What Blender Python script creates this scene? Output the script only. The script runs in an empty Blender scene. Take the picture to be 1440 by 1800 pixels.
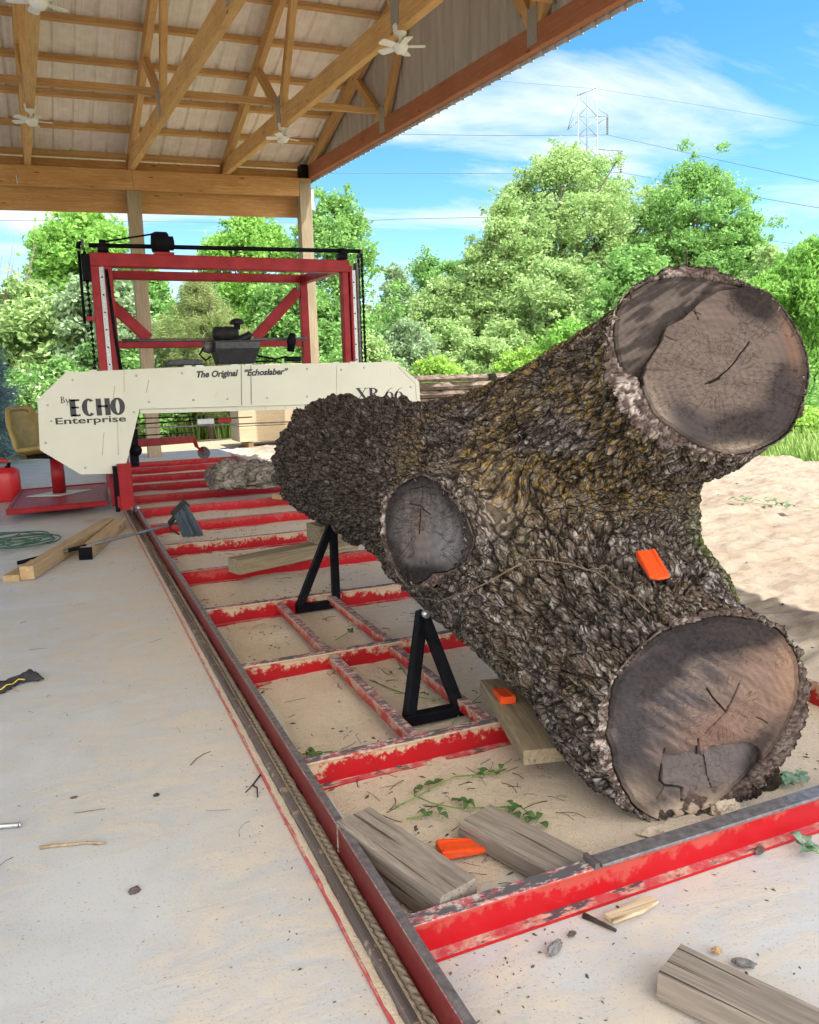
import bpy, bmesh, math, random
import numpy as np
from mathutils import Vector, Matrix
R = math.radians
sc = bpy.context.scene
col = sc.collection

# ------------------------------------------------------------------ camera
H = 1.4
FPX = 1415.7
_y, _p, _r = R(23.063), R(9.585), R(-1.628)
fw = np.array([math.sin(_y)*math.cos(_p), math.cos(_y)*math.cos(_p), -math.sin(_p)])
r0 = np.array([math.cos(_y), -math.sin(_y), 0.0])
u0 = np.cross(r0, fw)
rt = math.cos(_r)*r0 + math.sin(_r)*u0
up = -math.sin(_r)*r0 + math.cos(_r)*u0
CAM = np.array([0, 0, H])
cd = bpy.data.cameras.new('camera'); cam = bpy.data.objects.new('camera', cd); col.objects.link(cam)
m = Matrix.Identity(4)
for i in range(3):
    m[i][0] = rt[i]; m[i][1] = up[i]; m[i][2] = -fw[i]; m[i][3] = CAM[i]
cam.matrix_world = m
cd.sensor_fit = 'HORIZONTAL'; cd.sensor_width = 36; cd.lens = 36*FPX/1440
cd.clip_start = 0.05; cd.clip_end = 2000
sc.camera = cam
# ------------------------------------------------------------------ world, sun, exposure
SUN = Vector((0.36, -0.24, 0.90)).normalized()
world = bpy.data.worlds.new('World'); sc.world = world; world.use_nodes = True
nt = world.node_tree; nt.nodes.clear()
def N(t, k, **kw):
    n = t.nodes.new(k)
    for a, b in kw.items(): setattr(n, a, b)
    return n
sky = N(nt, 'ShaderNodeTexSky', sky_type='NISHITA', sun_disc=False)
sky.sun_elevation = math.asin(SUN.z); sky.sun_rotation = math.atan2(SUN.x, SUN.y)
sky.air_density = 1.0; sky.dust_density = 0.0; sky.ozone_density = 3.0
tc = N(nt, 'ShaderNodeTexCoord'); sep = N(nt, 'ShaderNodeSeparateXYZ')
nt.links.new(tc.outputs['Generated'], sep.inputs[0])
zmax = N(nt, 'ShaderNodeMath', operation='MAXIMUM'); zmax.inputs[1].default_value = 0.02
nt.links.new(sep.outputs[2], zmax.inputs[0])
zadd = N(nt, 'ShaderNodeMath', operation='ADD'); zadd.inputs[1].default_value = 0.12
nt.links.new(zmax.outputs[0], zadd.inputs[0])
dv = N(nt, 'ShaderNodeVectorMath', operation='DIVIDE'); cmb = N(nt, 'ShaderNodeCombineXYZ')
for i in range(3): nt.links.new(zadd.outputs[0], cmb.inputs[i])
nt.links.new(tc.outputs['Generated'], dv.inputs[0]); nt.links.new(cmb.outputs[0], dv.inputs[1])
mp = N(nt, 'ShaderNodeMapping'); mp.inputs['Scale'].default_value = (1.0, 1.9, 0.0)
mp.inputs['Rotation'].default_value = (0, 0, R(-28)); mp.inputs['Location'].default_value = (8.2, 3.3, 0)
nt.links.new(dv.outputs[0], mp.inputs[0])
n1 = N(nt, 'ShaderNodeTexNoise'); n1.inputs['Scale'].default_value = 0.85; n1.inputs['Detail'].default_value = 9
n1.inputs['Roughness'].default_value = 0.58; n1.inputs['Distortion'].default_value = 0.35
nt.links.new(mp.outputs[0], n1.inputs['Vector'])
cr = N(nt, 'ShaderNodeValToRGB'); cr.color_ramp.elements[0].position = 0.47; cr.color_ramp.elements[1].position = 0.66
# more, far brighter cloud behind the camera, added out of view as fill light
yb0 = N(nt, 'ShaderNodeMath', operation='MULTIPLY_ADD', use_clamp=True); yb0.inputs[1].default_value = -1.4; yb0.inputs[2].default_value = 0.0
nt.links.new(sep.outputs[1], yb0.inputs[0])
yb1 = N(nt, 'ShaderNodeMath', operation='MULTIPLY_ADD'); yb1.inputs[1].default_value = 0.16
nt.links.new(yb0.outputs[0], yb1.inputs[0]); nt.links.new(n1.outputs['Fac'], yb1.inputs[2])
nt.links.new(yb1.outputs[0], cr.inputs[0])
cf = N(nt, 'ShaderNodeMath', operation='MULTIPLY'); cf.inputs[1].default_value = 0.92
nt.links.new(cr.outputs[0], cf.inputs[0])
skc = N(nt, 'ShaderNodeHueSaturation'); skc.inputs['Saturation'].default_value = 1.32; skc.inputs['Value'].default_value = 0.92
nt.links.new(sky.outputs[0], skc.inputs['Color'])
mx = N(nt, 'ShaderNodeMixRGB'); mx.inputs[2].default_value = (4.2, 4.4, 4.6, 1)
mc = N(nt, 'ShaderNodeMixRGB'); mc.inputs[1].default_value = (3.9, 4.15, 4.4, 1); mc.inputs[2].default_value = (21, 20.2, 19, 1)  # second colour is the boosted, unseen bank that fills the shade
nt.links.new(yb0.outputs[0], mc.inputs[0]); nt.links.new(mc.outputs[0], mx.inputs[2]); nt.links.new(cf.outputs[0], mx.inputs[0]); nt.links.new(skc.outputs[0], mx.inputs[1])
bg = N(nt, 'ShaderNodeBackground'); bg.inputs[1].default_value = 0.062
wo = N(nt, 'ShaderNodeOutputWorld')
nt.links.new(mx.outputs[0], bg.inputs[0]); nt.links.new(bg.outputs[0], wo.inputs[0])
sd = bpy.data.lights.new('sun', 'SUN'); sd.energy = 2.3; sd.angle = R(0.5); sd.color = (1.0, 0.965, 0.91)
so = bpy.data.objects.new('sun', sd); col.objects.link(so)
so.rotation_euler = SUN.to_track_quat('Z', 'Y').to_euler()
sc.view_settings.view_transform = 'Standard'; sc.view_settings.look = 'None'
sc.view_settings.gamma = 1; sc.view_settings.use_curve_mapping = False
sc.view_settings.exposure = 2.25
sc.cycles.max_bounces = 8; sc.cycles.diffuse_bounces = 5; sc.cycles.transparent_max_bounces = 6
sc.cycles.caustics_reflective = False; sc.cycles.caustics_refractive = False
sc.cycles.use_denoising = True

# ------------------------------------------------------------------ helpers
def ray(x, y): return rt*(x-720)/FPX - up*(y-900)/FPX + fw
def zp(x, y, z=0.0):
    d = ray(x, y); return CAM + d*(z-H)/d[2]
def yp(x, y, Y):
    d = ray(x, y); return CAM + d*Y/d[1]
def proj(P):
    d = np.asarray(P)-CAM; z = d@fw
    return 720+FPX*(d@rt)/z, 900-FPX*(d@up)/z

def tag(o, label=None, cat=None, group=None, kind=None):
    if label: o['label'] = label
    if cat: o['category'] = cat
    if group: o['group'] = group
    if kind: o['kind'] = kind
    return o
def empty(name, loc, label, cat, group=None, kind=None):
    o = bpy.data.objects.new(name, None); col.objects.link(o); o.location = loc
    o.empty_display_size = 0.1
    return tag(o, label, cat, group, kind)

class MB:
    """collects geometry in world space; 'loc' = per-vertex grain coordinates (x along the piece)"""
    def __init__(s): s.v = []; s.f = []; s.loc = []; s.mi = []; s.sm = []; s.rn = random.Random(5)
    def add(s, vs, fs, loc=None, mi=0, smooth=False):
        n = len(s.v); s.v += [tuple(v) for v in vs]
        s.loc += [tuple(l) for l in (loc if loc is not None else vs)]
        s.f += [tuple(i+n for i in f) for f in fs]; s.mi += [mi]*len(fs); s.sm += [smooth]*len(fs)
    def beam(s, p0, p1, w, h, upv=(0, 0, 1), mi=0, ends=(0, 0), bev=0.0, jit=0.0):
        """box from p0 to p1; w across (horizontal), h along upv"""
        p0 = np.array(p0, float); p1 = np.array(p1, float); a = p1-p0; L = np.linalg.norm(a); a /= L
        b = np.cross(np.array(upv, float), a); b /= np.linalg.norm(b); c = np.cross(a, b)
        o = s.rn.uniform(0, 50)
        if bev <= 0: prof = [(-w/2, -h/2), (w/2, -h/2), (w/2, h/2), (-w/2, h/2)]
        else:
            e = bev; prof = [(-w/2+e, -h/2), (w/2-e, -h/2), (w/2, -h/2+e), (w/2, h/2-e), (w/2-e, h/2), (-w/2+e, h/2), (-w/2, h/2-e), (-w/2, -h/2+e)]
        ns = 2 if jit <= 0 else max(2, int(L/0.12)); n = len(prof); vs = []; lo = []
        for k in range(ns):
            t = k/(ns-1); base = p0+a*L*t
            for (x, y) in prof:
                jx = s.rn.uniform(-jit, jit); jy = s.rn.uniform(-jit, jit)
                vs.append(base+b*(x+jx)+c*(y+jy)); lo.append((L*t+o, x+o*0.37, y+o*0.71))
        fs = [(k*n+i, k*n+(i+1) % n, (k+1)*n+(i+1) % n, (k+1)*n+i) for k in range(ns-1) for i in range(n)]
        fs += [tuple(range(n-1, -1, -1)), tuple((ns-1)*n+i for i in range(n))]
        s.add(vs, fs, lo, mi)
    def box(s, c, sz, mi=0, bev=0.0, rz=0.0):
        c = np.array(c, float); d = np.array([math.cos(rz), math.sin(rz), 0])*sz[0]/2
        s.beam(c-d, c+d, sz[1], sz[2], mi=mi, bev=bev)
    def tube(s, pts, r, seg=8, mi=0, cap=True, smooth=True):
        pts = [np.array(p, float) for p in pts]; n = len(pts); rr = r if hasattr(r, '__len__') else [r]*n
        vs = []; lo = []; prev = None; d = 0; o = s.rn.uniform(0, 50)
        for i, p in enumerate(pts):
            t = pts[min(i+1, n-1)]-pts[max(i-1, 0)]; t = t/(np.linalg.norm(t)+1e-9)
            if prev is None:
                q = np.array([0, 0, 1.0]) if abs(t[2]) < 0.9 else np.array([1.0, 0, 0])
            else: q = prev
            b = q - t*(q@t); b /= (np.linalg.norm(b)+1e-9); prev = b; c = np.cross(t, b)
            if i: d += np.linalg.norm(p-pts[i-1])
            for k in range(seg):
                a = 2*math.pi*k/seg
                vs.append(p+(b*math.cos(a)+c*math.sin(a))*rr[i]); lo.append((d+o, math.cos(a)*rr[i]+o, math.sin(a)*rr[i]))
        fs = [(i*seg+k, i*seg+(k+1) % seg, (i+1)*seg+(k+1) % seg, (i+1)*seg+k) for i in range(n-1) for k in range(seg)]
        s.add(vs, fs, lo, mi, smooth)
        if cap:
            m0 = len(s.v)-n*seg
            s.f += [tuple(m0+k for k in range(seg-1, -1, -1)), tuple(m0+(n-1)*seg+k for k in range(seg))]; s.mi += [mi]*2; s.sm += [False]*2
    def lathe(s, c, prof, axis=(0, 0, 1), seg=20, mi=0, smooth=True):
        """prof: list of (radius, height along axis)"""
        c = np.array(c, float); t = np.array(axis, float); t /= np.linalg.norm(t)
        q = np.array([1.0, 0, 0]) if abs(t[0]) < 0.9 else np.array([0, 1.0, 0])
        b = q-t*(q@t); b /= np.linalg.norm(b); e = np.cross(t, b); vs = []
        for (rr, hh) in prof:
            for k in range(seg):
                a = 2*math.pi*k/seg; vs.append(c+t*hh+(b*math.cos(a)+e*math.sin(a))*max(rr, 1e-4))
        n = len(prof)
        fs = [(i*seg+k, i*seg+(k+1) % seg, (i+1)*seg+(k+1) % seg, (i+1)*seg+k) for i in range(n-1) for k in range(seg)]
        fs += [tuple(range(seg-1, -1, -1)), tuple((n-1)*seg+k for k in range(seg))]
        s.add(vs, fs, None, mi, smooth)
    def prism(s, poly, off, mi=0):
        """poly: planar 3D points, extruded by vector off"""
        n = len(poly); P = [np.array(p, float) for p in poly]; o = np.array(off, float)
        vs = P+[p+o for p in P]
        fs = [tuple(range(n-1, -1, -1)), tuple(range(n, 2*n))]+[(i, (i+1) % n, (i+1) % n+n, i+n) for i in range(n)]
        s.add(vs, fs, None, mi)
    def build(s, name, mats, parent=None, origin=None, bevel=0.0):
        if not isinstance(mats, (list, tuple)): mats = [mats]
        o3 = np.array(parent.location[:] if parent is not None else (origin if origin is not None else (0, 0, 0)))
        if parent is not None and parent.parent is not None: o3 = o3+np.array(parent.parent.location[:])
        me = bpy.data.meshes.new(name); me.from_pydata([tuple(np.array(v)-o3) for v in s.v], [], s.f)
        for mt in mats: me.materials.append(mt)
        me.polygons.foreach_set('material_index', s.mi); me.polygons.foreach_set('use_smooth', s.sm)
        at = me.attributes.new('loc', 'FLOAT_VECTOR', 'POINT'); at.data.foreach_set('vector', np.array(s.loc, 'f').ravel())
        bm = bmesh.new(); bm.from_mesh(me); bmesh.ops.recalc_face_normals(bm, faces=bm.faces); bm.to_mesh(me); bm.free()
        ob = bpy.data.objects.new(name, me); col.objects.link(ob)
        if parent is not None: ob.parent = parent
        else: ob.location = o3
        if bevel > 0:
            b = ob.modifiers.new('bevel', 'BEVEL'); b.width = bevel; b.segments = 2; b.limit_method = 'ANGLE'; b.angle_limit = R(40)
        return ob
def copy_tree(o, delta=(0, 0, 0), parent=None):
    c = o.copy(); col.objects.link(c)
    if parent is not None: c.parent = parent
    else: c.location = Vector(o.location)+Vector(delta)
    for ch in list(o.children):
        if ch.name in col.objects: copy_tree(ch, parent=c)
    return c
def npmesh(name, V, F, mat, parent=None, attrs=None, smooth=True, origin=(0, 0, 0)):
    """fast mesh from numpy arrays; F is (n,3) or (n,4)"""
    me = bpy.data.meshes.new(name); k = F.shape[1]
    V = np.asarray(V, 'f')-np.asarray(origin, 'f')
    me.vertices.add(len(V)); me.vertices.foreach_set('co', V.ravel())
    me.loops.add(F.size); me.loops.foreach_set('vertex_index', F.astype('i').ravel())
    me.polygons.add(len(F)); me.polygons.foreach_set('loop_start', np.arange(0, F.size, k, dtype='i'))
    me.polygons.foreach_set('use_smooth', np.full(len(F), smooth))
    me.update(calc_edges=True); me.materials.append(mat)
    for nm, (dom, arr) in (attrs or {}).items():
        arr = np.asarray(arr, 'f')
        if arr.ndim == 1: a = me.attributes.new(nm, 'FLOAT', dom); a.data.foreach_set('value', arr)
        elif arr.shape[1] == 3: a = me.attributes.new(nm, 'FLOAT_VECTOR', dom); a.data.foreach_set('vector', arr.ravel())
    ob = bpy.data.objects.new(name, me); col.objects.link(ob)
    if parent is not None: ob.parent = parent
    else: ob.location = origin
    return ob
def hsh(i, j, k, s=0):
    h = (i.astype(np.int64)*374761393 + j.astype(np.int64)*668265263 + k.astype(np.int64)*2147483647 + s*974711) & 0xffffffff
    h = ((h ^ (h >> 13))*1274126177) & 0xffffffff
    h = ((h ^ (h >> 16))*2246822519) & 0xffffffff
    return ((h ^ (h >> 15)) & 0xffffff)/float(0xffffff)
def vnoise(P, s=0):
    i = np.floor(P).astype(np.int64); f = P-i; f = f*f*(3-2*f); out = 0
    for a in (0, 1):
        for b in (0, 1):
            for c in (0, 1):
                w = (f[:, 0] if a else 1-f[:, 0])*(f[:, 1] if b else 1-f[:, 1])*(f[:, 2] if c else 1-f[:, 2])
                out = out+w*hsh(i[:, 0]+a, i[:, 1]+b, i[:, 2]+c, s)
    return out
def fbm(P, oct=4, s=0):
    o = 0; a = 0.5; t = 0
    for k in range(oct): o = o+a*vnoise(P*(2**k)+17.3*k, s+k); t += a; a *= 0.5
    return o/t
def worley(P, s=0):
    i = np.floor(P).astype(np.int64); f1 = np.full(len(P), 9.0); f2 = f1.copy(); idv = np.zeros(len(P))
    for a in (-1, 0, 1):
        for b in (-1, 0, 1):
            for c in (-1, 0, 1):
                I = i[:, 0]+a; J = i[:, 1]+b; K = i[:, 2]+c
                d = np.sqrt((I+hsh(I, J, K, s)-P[:, 0])**2+(J+hsh(I, J, K, s+1)-P[:, 1])**2+(K+hsh(I, J, K, s+2)-P[:, 2])**2)
                m1 = d < f1; f2 = np.where(m1, f1, np.minimum(f2, d)); idv = np.where(m1, hsh(I, J, K, s+3), idv); f1 = np.where(m1, d, f1)
    return f1, f2, idv
def sstep(a, b, x):
    t = np.clip((x-a)/(b-a), 0, 1); return t*t*(3-2*t)

# ------------------------------------------------------------------ materials
class Mat:
    """small wrapper for node materials"""
    def __init__(s, name, rough=0.7, metal=0.0, spec=0.5):
        s.m = bpy.data.materials.new(name); s.m.use_nodes = True; s.t = s.m.node_tree
        s.b = s.t.nodes['Principled BSDF']; s.b.inputs['Roughness'].default_value = rough
        s.b.inputs['Metallic'].default_value = metal; s.b.inputs['Specular IOR Level'].default_value = spec
        s.o = s.t.nodes.new('ShaderNodeTexCoord').outputs['Object']
    def link(s, a, b): s.t.links.new(a, b)
    def attr(s, name, out='Vector'):
        n = s.t.nodes.new('ShaderNodeAttribute'); n.attribute_name = name; return n.outputs[out]
    def map(s, src, scale=(1, 1, 1), loc=(0, 0, 0), rot=(0, 0, 0)):
        n = s.t.nodes.new('ShaderNodeMapping'); n.inputs['Scale'].default_value = scale; n.inputs['Location'].default_value = loc
        n.inputs['Rotation'].default_value = rot; s.link(src, n.inputs[0]); return n.outputs[0]
    def noise(s, src, scale, detail=4, rough=0.55, dist=0.0):
        n = s.t.nodes.new('ShaderNodeTexNoise'); n.inputs['Scale'].default_value = scale; n.inputs['Detail'].default_value = detail
        n.inputs['Roughness'].default_value = rough; n.inputs['Distortion'].default_value = dist; s.link(src, n.inputs['Vector']); return n.outputs['Fac']
    def vor(s, src, scale, feature='F1', rand=1.0):
        n = s.t.nodes.new('ShaderNodeTexVoronoi'); n.feature = feature; n.inputs['Scale'].default_value = scale
        n.inputs['Randomness'].default_value = rand; s.link(src, n.inputs['Vector']); return n.outputs['Distance']
    def noise_vec(s, src, amp):
        n = s.t.nodes.new('ShaderNodeTexNoise'); n.inputs['Scale'].default_value = 1.6; n.inputs['Detail'].default_value = 5; s.link(src, n.inputs['Vector'])
        v = s.t.nodes.new('ShaderNodeVectorMath'); v.operation = 'MULTIPLY_ADD'; v.inputs[1].default_value = (amp, amp, amp); s.link(n.outputs['Color'], v.inputs[0]); s.link(src, v.inputs[2]); return v.outputs[0]
    def ramp(s, src, stops, interp='LINEAR'):
        n = s.t.nodes.new('ShaderNodeValToRGB'); e = n.color_ramp.elements; n.color_ramp.interpolation = interp
        while len(e) < len(stops): e.new(0.5)
        for i, (p, c) in enumerate(stops):
            e[i].position = p; e[i].color = (c[0], c[1], c[2], 1) if hasattr(c, '__len__') else (c, c, c, 1)
        s.link(src, n.inputs[0]); return n.outputs[0]
    def mix(s, fac, a, b, mode='MIX'):
        n = s.t.nodes.new('ShaderNodeMixRGB'); n.blend_type = mode
        for i, v in ((0, fac), (1, a), (2, b)):
            if hasattr(v, 'is_linked') or isinstance(v, bpy.types.NodeSocket): s.link(v, n.inputs[i])
            elif i == 0: n.inputs[0].default_value = v
            else: n.inputs[i].default_value = (v[0], v[1], v[2], 1)
        return n.outputs[0]
    def math(s, op, a, b=0.0, clamp=False):
        n = s.t.nodes.new('ShaderNodeMath'); n.operation = op; n.use_clamp = clamp
        for i, v in ((0, a), (1, b)):
            if isinstance(v, bpy.types.NodeSocket): s.link(v, n.inputs[i])
            else: n.inputs[i].default_value = v
        return n.outputs[0]
    def normal_z(s):
        g = s.t.nodes.new('ShaderNodeNewGeometry'); x = s.t.nodes.new('ShaderNodeSeparateXYZ'); s.link(g.outputs['True Normal'], x.inputs[0]); return x.outputs[2]
    def comp(s, src, i):
        x = s.t.nodes.new('ShaderNodeSeparateXYZ'); s.link(src, x.inputs[0]); return x.outputs[i]
    def color(s, v):
        if isinstance(v, bpy.types.NodeSocket): s.link(v, s.b.inputs['Base Color'])
        else: s.b.inputs['Base Color'].default_value = (v[0], v[1], v[2], 1)
        return s
    def rough(s, v): s.link(v, s.b.inputs['Roughness']); return s
    def bump(s, h, strength=0.5, dist=0.01):
        n = s.t.nodes.new('ShaderNodeBump'); n.inputs['Strength'].default_value = strength; n.inputs['Distance'].default_value = dist
        s.link(h, n.inputs['Height']); s.link(n.outputs[0], s.b.inputs['Normal']); return s

def wood_mat(name, c1, c2, c3, rough=0.75, crack=0.3, scale=1.0, knots=True):
    M = Mat(name, rough, spec=0.12); L = M.attr('loc')
    g = M.noise(M.map(L, (2.2*scale, 34*scale, 34*scale)), 1.0, 6, 0.6, 0.6)
    w = M.noise(M.map(L, (0.9*scale, 9*scale, 9*scale)), 1.0, 3, 0.5, 1.2)
    wv = M.t.nodes.new('ShaderNodeMath'); wv.operation = 'SINE'; M.link(M.math('MULTIPLY', w, 55.0), wv.inputs[0])
    rings = M.math('MULTIPLY_ADD', wv.outputs[0], 0.5)
    rings.node.inputs[2].default_value = 0.5
    base = M.mix(M.ramp(g, [(0.35, 0.0), (0.68, 1.0)]), c1, c2)
    base = M.mix(M.math('MULTIPLY', rings, 0.35), base, c3)
    cr = M.ramp(M.noise(M.map(L, (1.6*scale, 60*scale, 60*scale)), 1.0, 2, 0.5, 0.2), [(0.60, 0.0), (0.70, 1.0)])
    base = M.mix(M.math('MULTIPLY', cr, crack), base, (c3[0]*0.35, c3[1]*0.33, c3[2]*0.3))
    if knots:
        kv = M.vor(M.map(L, (1.3, 5.5, 5.5)), 1.0)
        base = M.mix(M.ramp(kv, [(0.045, 0.85), (0.085, 0.0)]), base, (c3[0]*0.4, c3[1]*0.3, c3[2]*0.25))
    st = M.noise(M.o, 1.1, 3)
    base = M.mix(M.ramp(st, [(0.4, 0.0), (0.75, 0.35)]), base, (c3[0]*0.8, c3[1]*0.8, c3[2]*0.8))
    M.color(base); M.bump(M.math('ADD', g, M.math('MULTIPLY', cr, -0.8)), 0.45, 0.004)
    return M.m
def plain_mat(name, c, rough=0.6, metal=0.0, var=0.25, scale=14, bump=0.15, spec=0.5):
    M = Mat(name, rough, metal, spec); n = M.noise(M.o, scale, 5, 0.6)
    M.color(M.mix(M.ramp(n, [(0.3, 0.0), (0.75, 1.0)]), [x*(1+var) for x in c], [x*(1-var) for x in c]))
    M.rough(M.ramp(n, [(0.2, max(0, rough-0.12)), (0.8, min(1, rough+0.12))])); M.bump(n, bump, 0.004); return M.m

m_pine = wood_mat('new_pine', (0.66, 0.40, 0.18), (0.52, 0.28, 0.11), (0.40, 0.19, 0.07), crack=0.25)
m_truss = wood_mat('truss_pine', (0.72, 0.47, 0.22), (0.60, 0.355, 0.145), (0.44, 0.24, 0.095), crack=0.25)
m_rake = wood_mat('rake_pine', (0.44, 0.19, 0.11), (0.36, 0.15, 0.085), (0.27, 0.10, 0.06), crack=0.2)
m_post = wood_mat('treated_post', (0.42, 0.35, 0.24), (0.33, 0.265, 0.17), (0.24, 0.185, 0.115), crack=0.5)
m_grey = wood_mat('weathered_grey_wood', (0.34, 0.29, 0.235), (0.21, 0.18, 0.145), (0.13, 0.11, 0.09), crack=0.9, scale=1.5)
m_tan = wood_mat('fresh_tan_wood', (0.50, 0.36, 0.20), (0.40, 0.27, 0.14), (0.30, 0.20, 0.10), crack=0.3)
m_olive = wood_mat('old_olive_wood', (0.32, 0.26, 0.17), (0.23, 0.18, 0.115), (0.13, 0.10, 0.065), crack=0.6)
m_cream = wood_mat('pale_stacked_boards', (0.62, 0.50, 0.33), (0.56, 0.44, 0.28), (0.42, 0.32, 0.2), crack=0.2)

def red_mat(name, dust=0.5, worn=0.5, base=(0.38, 0.007, 0.012), dark=(0.27, 0.009, 0.013)):
    M = Mat(name, 0.42, spec=.25)
    n = M.noise(M.o, 7, 6, 0.65); n2 = M.noise(M.o, 38, 5, 0.7); n3 = M.noise(M.o, 2.3, 4, 0.6)
    c = M.mix(M.ramp(n3, [(0.35, 0.0), (0.7, 1.0)]), base, dark)
    nz = M.math('MAXIMUM', M.normal_z(), 0.0)
    # dust lying on the up faces, patches of sawdust stuck to the web
    zc = M.math('MULTIPLY', M.math('SUBTRACT', M.comp(M.o, 2), 0.062), 3.2)
    dpat = M.ramp(M.math('ADD', M.math('ADD', M.math('MULTIPLY', n, 0.62), M.math('MULTIPLY', n2, 0.50)), zc), [(0.56, 0.0), (0.64, 1.0)])
    dp = M.math('MULTIPLY', dpat, dust)
    c = M.mix(dp, c, (0.46, 0.34, 0.23))
    up_ = M.ramp(nz, [(0.5, 0.0), (0.9, 1.0)])
    c = M.mix(M.math('MULTIPLY', up_, M.ramp(n2, [(0.38, 0.45), (0.6, 0.95)])), c, M.mix(M.ramp(n, [(0.46, 0.0), (0.54, 1.0)]), (0.52, 0.12, 0.13), (0.60, 0.46, 0.36)))
    top_ = M.math('MULTIPLY', up_, M.ramp(M.comp(M.o, 2), [(.075, 0.), (.09, 1.)]))
    wn = M.noise(M.map(M.o, (6, 14, 14)), 3.0, 5, .7)
    c = M.mix(M.math('MULTIPLY', top_, worn), c, M.mix(M.ramp(wn, [(.47, 0.), (.53, 1.)]), (0.10, 0.095, 0.10), M.mix(M.ramp(n2, [(.45, 0.), (.55, 1.)]), (0.42, 0.09, 0.10), (0.46, 0.42, 0.38))))
    chip = M.ramp(M.math('ADD', M.math('MULTIPLY', n, 0.5), M.math('MULTIPLY', M.noise(M.map(M.o, (8, 30, 30)), 2.2, 4, 0.7), 0.5)), [(0.53, 0.0), (0.57, 1.0)])
    c = M.mix(M.math('MULTIPLY', M.math('MULTIPLY', chip, up_), worn), c, (0.09, 0.08, 0.085))
    M.color(c); M.rough(M.ramp(dp, [(0.0, 0.38), (0.5, 0.85)])); M.bump(n2, 0.15, 0.003); return M.m
m_red = red_mat('red_steel', 0.75, 0.9)
m_red_clean = red_mat('red_painted_steel', 0.12, 0.5, (0.36, 0.008, 0.016), (0.28, 0.008, 0.014))
m_rail = red_mat('rail_red', 0.06, 0.9, (0.17, 0.018, 0.020), (0.12, 0.014, 0.016))
m_black = plain_mat('black_steel', (0.006, 0.006, 0.008), 0.5, 0.0, 0.4, 20, spec=.05)
m_blackp = plain_mat('black_plastic', (0.02, 0.02, 0.022), 0.55, 0.0, 0.3, 20, spec=.2)
m_dsteel = plain_mat('dark_worn_steel', (0.10, 0.085, 0.085), 0.5, 0.3, 0.4, 30)
m_steel = plain_mat('bare_steel', (0.45, 0.45, 0.46), 0.4, 0.7, 0.2, 30)
_o = Mat('orange_plastic', .5, spec=.3); _n = _o.noise(_o.o, 45, 5, .7); _n2 = _o.noise(_o.map(_o.o, (20, 90, 90)), 1.6, 4, .7)
_c = _o.mix(_o.ramp(_n, [(.3, 0.), (.75, 1.)]), (0.78, 0.085, 0.014), (0.62, 0.06, 0.012)); _c = _o.mix(_o.ramp(_n2, [(.58, 0.), (.68, .55)]), _c, (.42, .20, .12)); _o.color(_c); _o.bump(_n, .3, .003); m_orange = _o.m
# ================================================================== GROUND
def struct(o): o['kind'] = 'structure'; return o
def grid(name, x0, x1, y0, y1, step, zf, mat, ystep=None):
    xs = np.arange(x0, x1+step*.5, step); ys = np.arange(y0, y1+(ystep or step)*.5, ystep or step)
    X, Y = np.meshgrid(xs, ys, indexing='ij'); P = np.stack([X.ravel(), Y.ravel(), X.ravel()*0], 1); P[:, 2] = zf(P)
    nx, ny = len(xs), len(ys); I, Jn = np.meshgrid(np.arange(nx-1), np.arange(ny-1), indexing='ij'); a = (I*ny+Jn).ravel()
    return npmesh(name, P, np.stack([a, a+ny, a+ny+1, a+1], 1), mat)
# wide ground to the horizon
M = Mat('yard_soil', 0.95, spec=0.1)
n = M.noise(M.o, 0.35, 6, 0.6); n2 = M.noise(M.o, 3.0, 6, 0.7)
X_ = M.comp(M.o, 0); Y_ = M.comp(M.o, 1)
gfac = M.ramp(M.math('ADD', M.math('MULTIPLY', M.math('ADD', Y_, M.math('MULTIPLY', X_, 0.05)), 0.02), M.math('MULTIPLY', n, 0.12)), [(0.50, 0.0), (0.53, 1.0)])
xfac = M.ramp(M.math('ADD', M.math('MULTIPLY', X_, 0.05), M.math('MULTIPLY', n, 0.06)), [(0.50, 0.0), (0.53, 1.0)])
green = M.mix(n2, (0.06, 0.11, 0.02), (0.16, 0.20, 0.06)); sand = M.mix(n2, (0.29, 0.235, 0.16), (0.34, 0.27, 0.19))
M.color(M.mix(M.math('MAXIMUM', gfac, xfac), sand, green)); M.bump(n2, 0.5, 0.05); m_yard = M.m
g = MB(); g.add([(-600, -300, -.12), (600, -300, -.12), (600, 1200, -.12), (-600, 1200, -.12)], [(0, 1, 2, 3)]); struct(g.build('ground', m_yard))
# concrete slab
M = Mat('slab_concrete', 0.62, spec=0.35)
w = M.noise(M.map(M.o, (1, 1.5, 1)), 1.7, 7, 0.62, 1.6); w2 = M.noise(M.map(M.o, (1.0, 2.6, 1), rot=(0, 0, .5)), 4.2, 8, 0.68, 1.1); f1 = M.noise(M.o, 120, 3, 0.6)
x = M.comp(M.o, 0); yv = M.comp(M.o, 1)
c = M.mix(M.ramp(w, [(0.35, 0.0), (0.7, 1.0)]), (0.52, 0.535, 0.525), (0.415, 0.43, 0.43))
mid = M.math('MULTIPLY_ADD', M.math('ABSOLUTE', M.math('SUBTRACT', x, 0.62)), -0.13); mid.node.inputs[2].default_value = 0.13
yb = M.math('MULTIPLY_ADD', yv, 0.012); yb.node.inputs[2].default_value = -0.035
dust = M.math('ADD', M.math('ADD', M.math('MULTIPLY', w2, 0.55), M.math('MULTIPLY', w, 0.45)), M.math('ADD', mid, M.math('MINIMUM', yb, 0.05)))
dust = M.math('ADD', dust, M.ramp(M.math('MULTIPLY', x, .2), [(.15, 0.), (.30, .13)]))
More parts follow.
